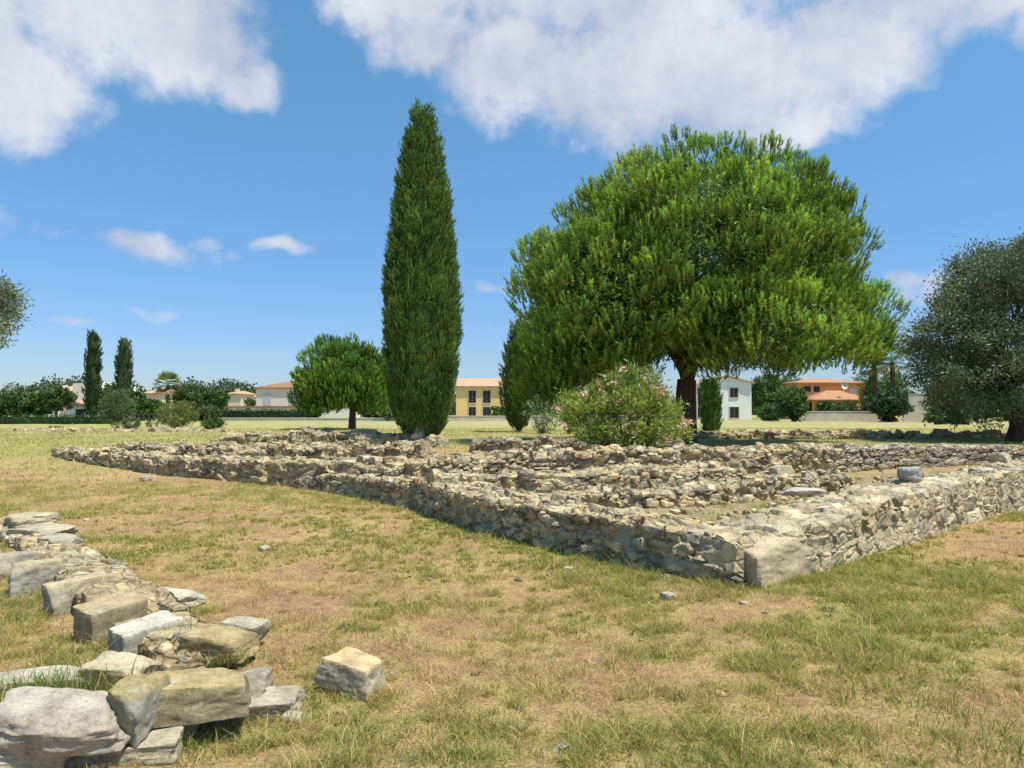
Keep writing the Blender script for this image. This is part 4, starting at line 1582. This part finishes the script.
# hedges
def hedge(label, px0, px1, D, h, rr, col, depth=1.0, group=None):
    x0, x1 = at(px0, 420, D)[0], at(px1, 420, D)[0]
    z0 = g0((x0 + x1) / 2, D) - .05
    n = int((x1 - x0) * h * 110)
    u = rr.random((n, 3))
    fc = rr.random(n)
    P = np.stack([x0 + (x1 - x0) * u[:, 0], D + depth * u[:, 1], z0 + h * u[:, 2]], 1)
    P[fc < .5, 1] = D + rr.normal(0, .04, (fc < .5).sum())
    P[fc > .65, 2] = z0 + h + rr.normal(0, .05, (fc > .65).sum())
    A = unit(rr.normal(0, 1, (n, 3)) + [0, -.3, .4])
    Wd = unit(np.cross(A, rr.normal(0, 1, (n, 3)))) * .05
    V = np.stack([P, P + A * .09 + Wd, P + A * .18, P + A * .09 - Wd], 1).reshape(-1, 3)
    C = np.repeat(np.array(col) * rr.uniform(.7, 1.3, (n, 1)), 4, 0)
    mb = MB().add(V, np.arange(len(V)).reshape(-1, 4), C)
    a, b, c, d, e, f = x0 + .08, x1 - .08, D + .08, D + depth - .08, z0, z0 + h - .07
    mb.add([(a, c, e), (b, c, e), (b, d, e), (a, d, e), (a, c, f), (b, c, f), (b, d, f), (a, d, f)], [[0, 1, 5, 4], [1, 2, 6, 5], [2, 3, 7, 6], [3, 0, 4, 7], [4, 5, 6, 7]], np.array(col) * .7)
    o = mb.build('hedge', M['leaf'])
    tag(o, label, 'hedge', group)
    return o


hedge('long low clipped hedge in front of the orange-roofed villa', -60, 107, 63, .72, rr, (.055, .11, .03))
hedge('dark hedge hiding the foot of the cream house', 214, 306, 84, 1.25, rr, (.045, .09, .03), 1.2)


# ------------------------------------------------------------------ far buildings
def box(mb, x0, x1, y0, y1, z0, z1):
    mb.add([(x0, y0, z0), (x1, y0, z0), (x1, y1, z0), (x0, y1, z0), (x0, y0, z1), (x1, y0, z1), (x1, y1, z1), (x0, y1, z1)],
           [[0, 1, 5, 4], [1, 2, 6, 5], [2, 3, 7, 6], [3, 0, 4, 7], [4, 5, 6, 7], [3, 2, 1, 0]], (1, 1, 1))


def bx(name, mat, parent, *a):
    mb = MB()
    box(mb, *a)
    return mb.build(name, M[mat], parent)


def X(px, D):
    return at(px, 400, D)[0]


def Zy(py, D):
    return at(512, py, D)[2]


def window(t, px0, px1, py0, py1, D, mat='shutter', leafs=2, sill=True, name='window'):
    x0, x1, z1, z0 = X(px0, D), X(px1, D), Zy(py0, D), Zy(py1, D)
    w = .09
    mb = MB()
    box(mb, x0 - w, x0, D - .06, D + .02, z0 - w, z1 + w)
    box(mb, x1, x1 + w, D - .06, D + .02, z0 - w, z1 + w)
    box(mb, x0, x1, D - .06, D + .02, z1, z1 + w)
    box(mb, x0, x1, D - .09, D + .02, z0 - w, z0)
    f = mb.build(name, M['trim'], t)
    n = leafs
    g_ = (x1 - x0) / n
    for i in range(n):
        mb = MB()
        box(mb, x0 + g_ * i + .02, x0 + g_ * (i + 1) - .02, D - .035, D + .015, z0 + .02, z1 - .02)
        k_ = int((z1 - z0) / .12)
        for j in range(k_):
            zz = z0 + .06 + j * (z1 - z0 - .1) / k_
            box(mb, x0 + g_ * i + .07, x0 + g_ * (i + 1) - .07, D - .05, D - .034, zz, zz + .05)
        mb.build('shutter' if mat != 'pane' else 'pane', M[mat], f)
    return f


def hip(name, mat, parent, x0, x1, y0, y1, z0, z1, over=.35, inset=2.5, th=.14):
    x0, x1, y0, y1 = x0 - over, x1 + over, y0 - over, y1 + over
    ym = (y0 + y1) / 2
    mb = MB()
    V = [(x0, y0, z0), (x1, y0, z0), (x1, y1, z0), (x0, y1, z0), (x0 + inset, ym, z1), (x1 - inset, ym, z1), (x0, y0, z0 - th), (x1, y0, z0 - th), (x1, y1, z0 - th), (x0, y1, z0 - th)]
    mb.add(V, [[0, 1, 5, 4], [2, 3, 4, 5], [6, 7, 1, 0], [7, 8, 2, 1], [8, 9, 3, 2], [9, 6, 0, 3], [9, 8, 7, 6]], (1, 1, 1))
    mb.add(V, [[1, 2, 5], [3, 0, 4]], (1, 1, 1))
    return mb.build(name, M[mat], parent)


def house(label, px0, px1, py_eave, py_ridge, D, depth, wall, roof, inset=2.5, over=.35):
    x0, x1 = X(px0, D), X(px1, D)
    t = thing('house', label, 'house', ((x0 + x1) / 2, D, .5))
    ze, zr = Zy(py_eave, D), Zy(py_ridge, D)
    bx('wall', wall, t, x0, x1, D, D + depth, .1, ze - .1)
    r = hip('roof', roof, t, x0, x1, D, D + depth, ze, zr, over, inset)
    return t, r


# yellow house
D = 110
t, r = house('yellow two-storey house with dark shutters between the two dark cypresses', 456, 524, 386, 377, D, 9, 'yellow', 'roof3', .4)
for a, b, c, d in ((468.6, 476, 390.5, 403), (483, 490.6, 390.5, 403), (468.6, 476, 407, 416), (483, 490.6, 407, 416), (511, 518, 390.5, 403)):
    window(t, a, b, c, d, D)
window(t, 499, 501.2, 390.5, 395, D, 'pane', 1)
bx('cornice', 'trim', t, X(456, D) - .1, X(524, D) + .1, D - .12, D, Zy(388, D), Zy(387, D))
bush('green shrub growing against the yellow house', 498, 106, 407, 9, rr, (.10, .17, .04), leaf=.4, nclump=30)
# cream house
D = 112
t, r = house('cream house with a brown hipped roof and long porch, partly behind the small pine', 256, 352, 387.5, 377, D, 10, 'cream', 'roof2', 6.3, .3)
for a, b in ((264, 270.5), (289.5, 296.5)):
    window(t, a, b, 394, 405, D, 'shutter_pale')
bx('porch_roof', 'roof2', t, X(231, D), X(306, D), D - 2.6, D + .0, Zy(408, D), Zy(406.2, D))
for px in (234, 241, 247.5, 256, 273, 299):
    bx('porch_column', 'white', t, X(px, D), X(px, D) + (.5 if px < 250 else 1.5), D - 2.4, D - 2.0, .2, Zy(408, D))
bx('porch_wall', 'white', t, X(266, D), X(304, D), D - 1.95, D - 1.7, .2, Zy(408, D))
# white gabled house
D = 96
x0, x1, xm = X(694, D), X(751.5, D), X(727, D)
t = thing('house', 'small white gabled house with dark openings, behind the clipped green column', 'house', (xm, D, .5))
zl, zr_, zp = Zy(385.5, D), Zy(383, D), Zy(376.5, D)
mb = MB()
V = []
for yy in (D, D + 9):
    V += [(x0, yy, .1), (x1, yy, .1), (x1, yy, zr_), (xm, yy, zp), (x0, yy, zl)]
mb.add(V, [[0, 1, 2, 4], [1, 6, 7, 2], [5, 0, 4, 9], [6, 5, 9, 7]], (1, 1, 1))
mb.add(V, [[4, 2, 3], [7, 9, 8]], (1, 1, 1))
mb.build('wall', M['white'], t)
mb = MB()
o_ = .35
for (xa, za, xb, zb_) in ((x0 - o_, zl - .1, xm, zp + .05), (xm, zp + .05, x1 + o_, zr_ - .1)):
    mb.add([(xa, D - o_, za), (xb, D - o_, zb_), (xb, D + 9.3, zb_), (xa, D + 9.3, za), (xa, D - o_, za + .16), (xb, D - o_, zb_ + .16), (xb, D + 9.3, zb_ + .16), (xa, D + 9.3, za + .16)],
           [[0, 1, 5, 4], [1, 2, 6, 5], [2, 3, 7, 6], [3, 0, 4, 7], [4, 5, 6, 7], [3, 2, 1, 0]], (1, 1, 1))
mb.build('roof', M['roof3'], t)
window(t, 729.8, 738, 388, 397.5, D)
window(t, 729.6, 738.6, 407, 418, D, name='door')
window(t, 697.5, 703, 389, 404, D, 'pane', 1)
window(t, 697.5, 703, 407, 418, D, 'pane', 1)
# orange villa
D = 100
t, r = house('orange villa with a hipped porch roof and a white satellite dish', 796, 867, 382.5, 377, D, 10, 'orange', 'roof', 4, .35)
window(t, 804, 811, 386, 392, D)
window(t, 813.5, 820, 386, 392, D)
window(t, 850, 855.5, 388.5, 394, D, 'shutter_pale')
xa, xb = X(813, D - 4), X(866.5, D - 4)
ZE = Zy(399.5, D - 4)
hip('porch_roof', 'roof', t, xa, xb, D - 4, D - .02, ZE, Zy(390.5, D - 2), .3, 2.8)
mb = MB()
box(mb, xa, xb, D - 4, D - 3.7, ZE - .45, ZE - .12)
for px in (813, 834, 845, 863):
    box(mb, X(px, D - 4), X(px, D - 4) + .45, D - 4, D - 3.7, .2, ZE - .45)
box(mb, X(845, D - 4) + .45, X(863, D - 4), D - 4, D - 3.8, .2, ZE - 1.3)
mb.build('porch_arcade', M['orange'], t)
bx('opening', 'shutter', t, X(815, D - 4), X(862, D - 4), D - .06, D - .02, .2, ZE - .4)
# dish
dish = MB()
c_ = at(845, 385.5, D - 4.2)
rg = []
for q in np.linspace(0, 1, 6):
    a_ = np.linspace(0, 2 * pi, 18, endpoint=False)
    rg.append(np.stack([c_[0] + np.cos(a_) * .42 * q, np.full(18, c_[1]) + .14 * q * q * -1 + .14, c_[2] + np.sin(a_) * .46 * q], 1))
i = np.arange(5)[:, None] * 18
j = np.arange(18)[None]
dish.add(np.concatenate(rg), np.stack([i + j, i + (j + 1) % 18, i + 18 + (j + 1) % 18, i + 18 + j], -1).reshape(-1, 4), (1, 1, 1))
tube(dish, [(c_[0], c_[1] + .14, c_[2]), (c_[0], c_[1] + .5, c_[2] - .2), (c_[0], c_[1] + .5, Zy(391, D - 2))], [.04, .04, .04], 6)
dish.build('satellite_dish', M['white'], t, smooth=True)
# orange-roofed villa on the other side
D = 98
t, r = house('pale villa with an orange roof and a garage, behind the clipped hedge', 52, 80, 391, 382, D, 9, 'pinkw', 'roof3', 2.0, .3)
x0, x1 = X(77, D), X(110, D)
mb = MB()
V = []
za, zb_, zc = Zy(384, D), Zy(382, D), Zy(390, D)
xm = X(100, D)
for yy in (D - 1, D + 8):
    V += [(x0, yy, .1), (x1, yy, .1), (x1, yy, zc), (xm, yy, zb_), (x0, yy, za)]
mb.add(V, [[0, 1, 2, 4], [1, 6, 7, 2], [5, 0, 4, 9], [6, 5, 9, 7], [4, 3, 8, 9], [3, 2, 7, 8]], (1, 1, 1))
mb.add(V, [[4, 2, 3], [7, 9, 8]], (1, 1, 1))
mb.build('gable_wing', M['cream'], t)
bx('garage', 'white', t, X(69, D - 4), X(89, D - 4), D - 4, D - 1.02, .1, Zy(406, D - 4))
hip('garage_roof', 'roof3', t, X(69, D - 4), X(89, D - 4), D - 4, D - 1.5, Zy(405.5, D - 4), Zy(400, D - 4), .2, 1)
bx('garage_door', 'shutter', t, X(76, D - 4), X(84, D - 4), D - 4.05, D - 3.98, .1, Zy(409, D - 4))
bx('porch_roof', 'roof3', t, X(42, D - 4), X(68, D - 4), D - 4, D - .5, Zy(406.5, D - 4), Zy(405, D - 4))
for px in (43, 50, 57, 66):
    bx('porch_column', 'white', t, X(px, D - 4), X(px, D - 4) + .35, D - 3.9, D - 3.6, .1, Zy(406.5, D - 4))
bx('chimney', 'white', r, X(48, D), X(51, D), D + 3, D + 3.6, Zy(392, D), Zy(384.5, D))
t, r = house('distant house whose tiled roof just shows above the dark trees', 26, 41, 394, 390, 125, 8, 'pinkw', 'roof3', 1)
t, r = house('pinkish house behind the trees next to the fan palm', 143, 162, 393, 388, 120, 8, 'pinkw', 'roof3', 1.5)
t, r = house('far pink-walled house with a stepped gable, past the cream house porch', 228, 241, 393.5, 390.5, 150, 8, 'pinkw', 'roof3', 1)
bx('chimney', 'pinkw', r, X(233, 150), X(236, 150), 151, 152, Zy(394, 150), Zy(388.5, 150))
t, r = house('tiny far white house between the pink house and the cream house', 246, 256, 397, 394, 160, 8, 'white', 'roof3', 1)


# boundary walls
def bwall(label, px0, px1, D, ztop, mat='conc', th=.22, pillars=True):
    x0, x1 = X(px0, D), X(px1, D)
    t = thing('boundary_wall', label, 'wall', ((x0 + x1) / 2, D, .4))
    bx('panel', mat, t, x0, x1, D, D + th, .1, ztop)
    bx('coping', 'trim', t, x0 - .03, x1 + .03, D - .04, D + th + .04, ztop + .002, ztop + .07)
    return t


bwall('long low pale wall in front of the cream house hedge', 208, 424, 82, .80)
bwall('low grey wall below the yellow house', 424, 676, 84, 1.0)
bwall('chest-high pale block wall in front of the orange villa', 797, 894, 80, 1.50)
bwall('tall pale wall section rising between two dark bushes', 903, 948, 81, 3.35)
bwall('short stub of pale block wall near the white gabled house', 765, 780, 86, 1.25)

# dark timber fence among the trees
D = 80
t = thing('timber_fence', 'dark timber rail fence under the trees behind the round shrub', 'fence', (X(145, D), D, .5))
for px in range(133, 166, 5):
    bx('post', 'fence', t, X(px, D), X(px, D) + .12, D, D + .12, .3, 1.35)
for zz in (.8, 1.15):
    bx('rail', 'fence', t, X(132, D), X(165, D), D + .13, D + .18, zz, zz + .14)


def palm(label, px, D, py_crown, rr, r=1.7, col=(.12, .17, .06), n=34, dead=True):
    x0 = at(px, 420, D)[0]
    z0 = g0(x0, D)
    zc = Zy(py_crown, D)
    t = thing('palm_tree', label, 'palm', (x0, D, z0))
    mb = MB()
    tube(mb, [(x0, D, z0 - .2), (x0, D, z0 + .3), (x0 + .05, D, (z0 + zc) / 2), (x0, D, zc)], [.32, .26, .22, .24], 10)
    mb.build('trunk', M['bark'], t, smooth=True)
    V_, C_ = [], []
    for k_ in range(n):
        a_ = rr.uniform(0, 2 * pi)
        e_ = rr.uniform(-.7, 1.4)
        d = np.array([cos(a_) * cos(e_), sin(a_) * cos(e_), sin(e_)])
        st = np.array([x0, D, zc])
        hub = st + d * r * .5 + [0, 0, .1]
        side = unit(np.cross(d, [0, 0, 1.]))
        up = np.cross(side, d)
        dc = np.array([.30, .22, .10]) if (dead and e_ < -.35) else np.array(col) * rr.uniform(.7, 1.3)
        w = side * .03
        V_.append(np.array([st - w, st + w, hub + w, hub - w]))
        C_.append(np.tile(dc, (4, 1)))
        for f_ in np.linspace(-1.25, 1.25, 13):
            q = d * cos(f_) + side * sin(f_)
            tip = hub + q * r * .62 + [0, 0, -.18 * r * abs(f_)]
            w = unit(np.cross(q, up)) * .06
            md = hub + q * r * .35
            V_.append(np.array([hub, md + w, tip, md - w]))
            C_.append(np.tile(dc, (4, 1)))
    V = np.concatenate(V_)
    mesh_np('crown', V, np.arange(len(V)).reshape(-1, 4), M['leaf'], t, np.concatenate(C_))
    return t


palm('fan palm with pale fronds behind the round yellow-green shrub', 167, 88, 386, rr, 1.7, (.2, .22, .1))
palm('fan palm with a brown skirt of dead fronds beside the orange villa', 875, 84, 366, rr, 2.0)
palm('fan palm nearer the olive, its crown touching the pine branches', 893, 83, 362, rr, 2.2)

# ------------------------------------------------------------------ far trees and bushes
TG = 'dark trees around the far houses'
dark, mid, lite, grey = (.075, .125, .04), (.085, .145, .04), (.12, .19, .05), (.12, .15, .08)
for i, (px, D, top, half, c, low, lab) in enumerate([
    (-6, 84, 394, 17, mid, .1, 'mid-green tree at the far end of the clipped hedge'),
    (14, 84, 391, 17, dark, .1, 'dark round tree behind the clipped hedge, second from its far end'),
    (36, 82, 392, 17, mid, .15, 'spreading green tree before the distant tiled roof'),
    (56, 80, 388.5, 20, dark, .35, 'flat-topped dark tree with bare trunk shading the villa porch'),
    (112, 97, 383, 12, mid, .1, 'green tree between the two blunt cypresses'),
    (135, 86, 389, 14, dark, .05, 'rounded dark tree behind the feathery grey-green bush'),
    (150, 84, 401, 14, mid, .1, 'short green tree above the timber fence'),
    (187, 88, 384, 20, dark, .1, 'largest dark tree, next to the pale fan palm'),
    (208, 87, 387, 19, dark, .05, 'dark bushy tree between the largest tree and the cream house porch'),
    (203, 78, 406, 16, grey, .15, 'low grey-green tree above the small dark shrub'),
    (309, 86, 402, 13, mid, .05, 'green bushy tree at the side of the small pine'),
    (374, 84, 396, 15, grey, .05, 'grey-green tree seen between the small pine and the tall cypress'),
    (766, 99, 373, 17, mid, .05, 'leafy tree beside the white gabled house'),
    (784, 106, 371, 20, dark, .1, 'dark tree behind the leafy one by the white house'),
    (793, 78, 386, 16, dark, .02, 'dense dark tree touching the end of the chest-high wall'),
    (884, 92, 366, 24, mid, .1, 'green tree behind the two fan palms'),
    (866, 114, 373, 16, dark, .1, 'dark tree rising behind the orange villa'),
    (892, 77, 392, 19, (.055, .09, .045), .0, 'thick dark bushy tree in front of the tall pale wall'),
    (912, 98, 393, 20, lite, .1, 'light green tree behind the tall pale wall'),
    (948, 76, 382, 20, grey, .05, 'silvery tree beside the tall pale wall, half behind the big olive'),
    (975, 80, 388, 24, mid, .05, 'green tree showing under the big olive branches'),
    (1010, 84, 392, 26, mid, .05, 'green tree behind the big olive trunk'),
]):
    ftree(lab, px, D, top, half, rr, c, leaf=.34, nclump=110, nleaf=46, low=low, group=TG)
for (px, D, top, half, c, lab) in [
    (943, 62, 405, 17, (.12, .16, .045), 'wide yellow-green mounded bush in the field below the silvery tree'),
    (960, 61, 413, 9, (.13, .17, .10), 'small grey-green bush against the wide mounded one'),
    (845, 92, 402, 13, (.08, .12, .05), 'grey-green bush under the villa porch roof'),
    (827, 95, 402, 9, (.07, .11, .04), 'dark bush in the villa porch opening'),
    (871, 84, 396, 9, (.17, .2, .04), 'yellow-green bush at the corner of the orange villa'),
    (770, 84, 406, 14, (.07, .15, .04), 'bright green bush behind the short wall stub'),
    (640, 82, 398, 40, (.07, .11, .04), 'wide bush line seen behind the oleander'),
    (390, 83, 408, 16, (.12, .17, .06), 'pale green bush between the small pine and tall cypress'),
    (250, 140, 398, 8, (.08, .11, .05), 'grey bush near the tiny far white house')]:
    bush(lab, px, D, top, half, rr, c, leaf=.34, nclump=60, nleaf=24)


# distant woodland along the horizon, far behind the houses
def woods():
    rr = np.random.default_rng(8)
    V_, C_ = [], []
    for k_ in range(1300):
        a_ = rr.uniform(-.62, .62)
        D = rr.uniform(190, 260)
        x = tan(a_) * D
        px = 512 + F * tan(a_)
        h = ((8.5 if px < 330 else 6) + 2.5 * vnoise(np.array([px / 42.]), np.array([1.]))[0] + 2 * vnoise(np.array([px / 13.]), np.array([4.]))[0]) * (D / 225)
        m = 80
        w = rr.uniform(3, 6)
        d = unit(rr.normal(0, 1, (m, 3)))
        P = np.array([x, D, h * .5 + rr.uniform(-1, 1)]) + d * [w, w, h * .5] * rr.uniform(.8, 1.05, (m, 1))
        A = unit(rr.normal(0, 1, (m, 3)) + [0, 0, .5])
        Wd = unit(np.cross(A, rr.normal(0, 1, (m, 3)))) * .34
        V_.append(np.stack([P, P + A * .4 + Wd, P + A * .8, P + A * .4 - Wd], 1).reshape(-1, 3))
        C_.append(np.repeat(np.array([.07, .10, .05]) * rr.uniform(.7, 1.3) * rr.uniform(.8, 1.2, (m, 1)), 4, 0))
    V = np.concatenate(V_)
    o = mesh_np('distant_woods', V, np.arange(len(V)).reshape(-1, 4), M['leaf'], None, np.concatenate(C_))
    o['kind'] = 'stuff'
    o['label'] = 'low dark line of far woodland along the horizon'


woods()
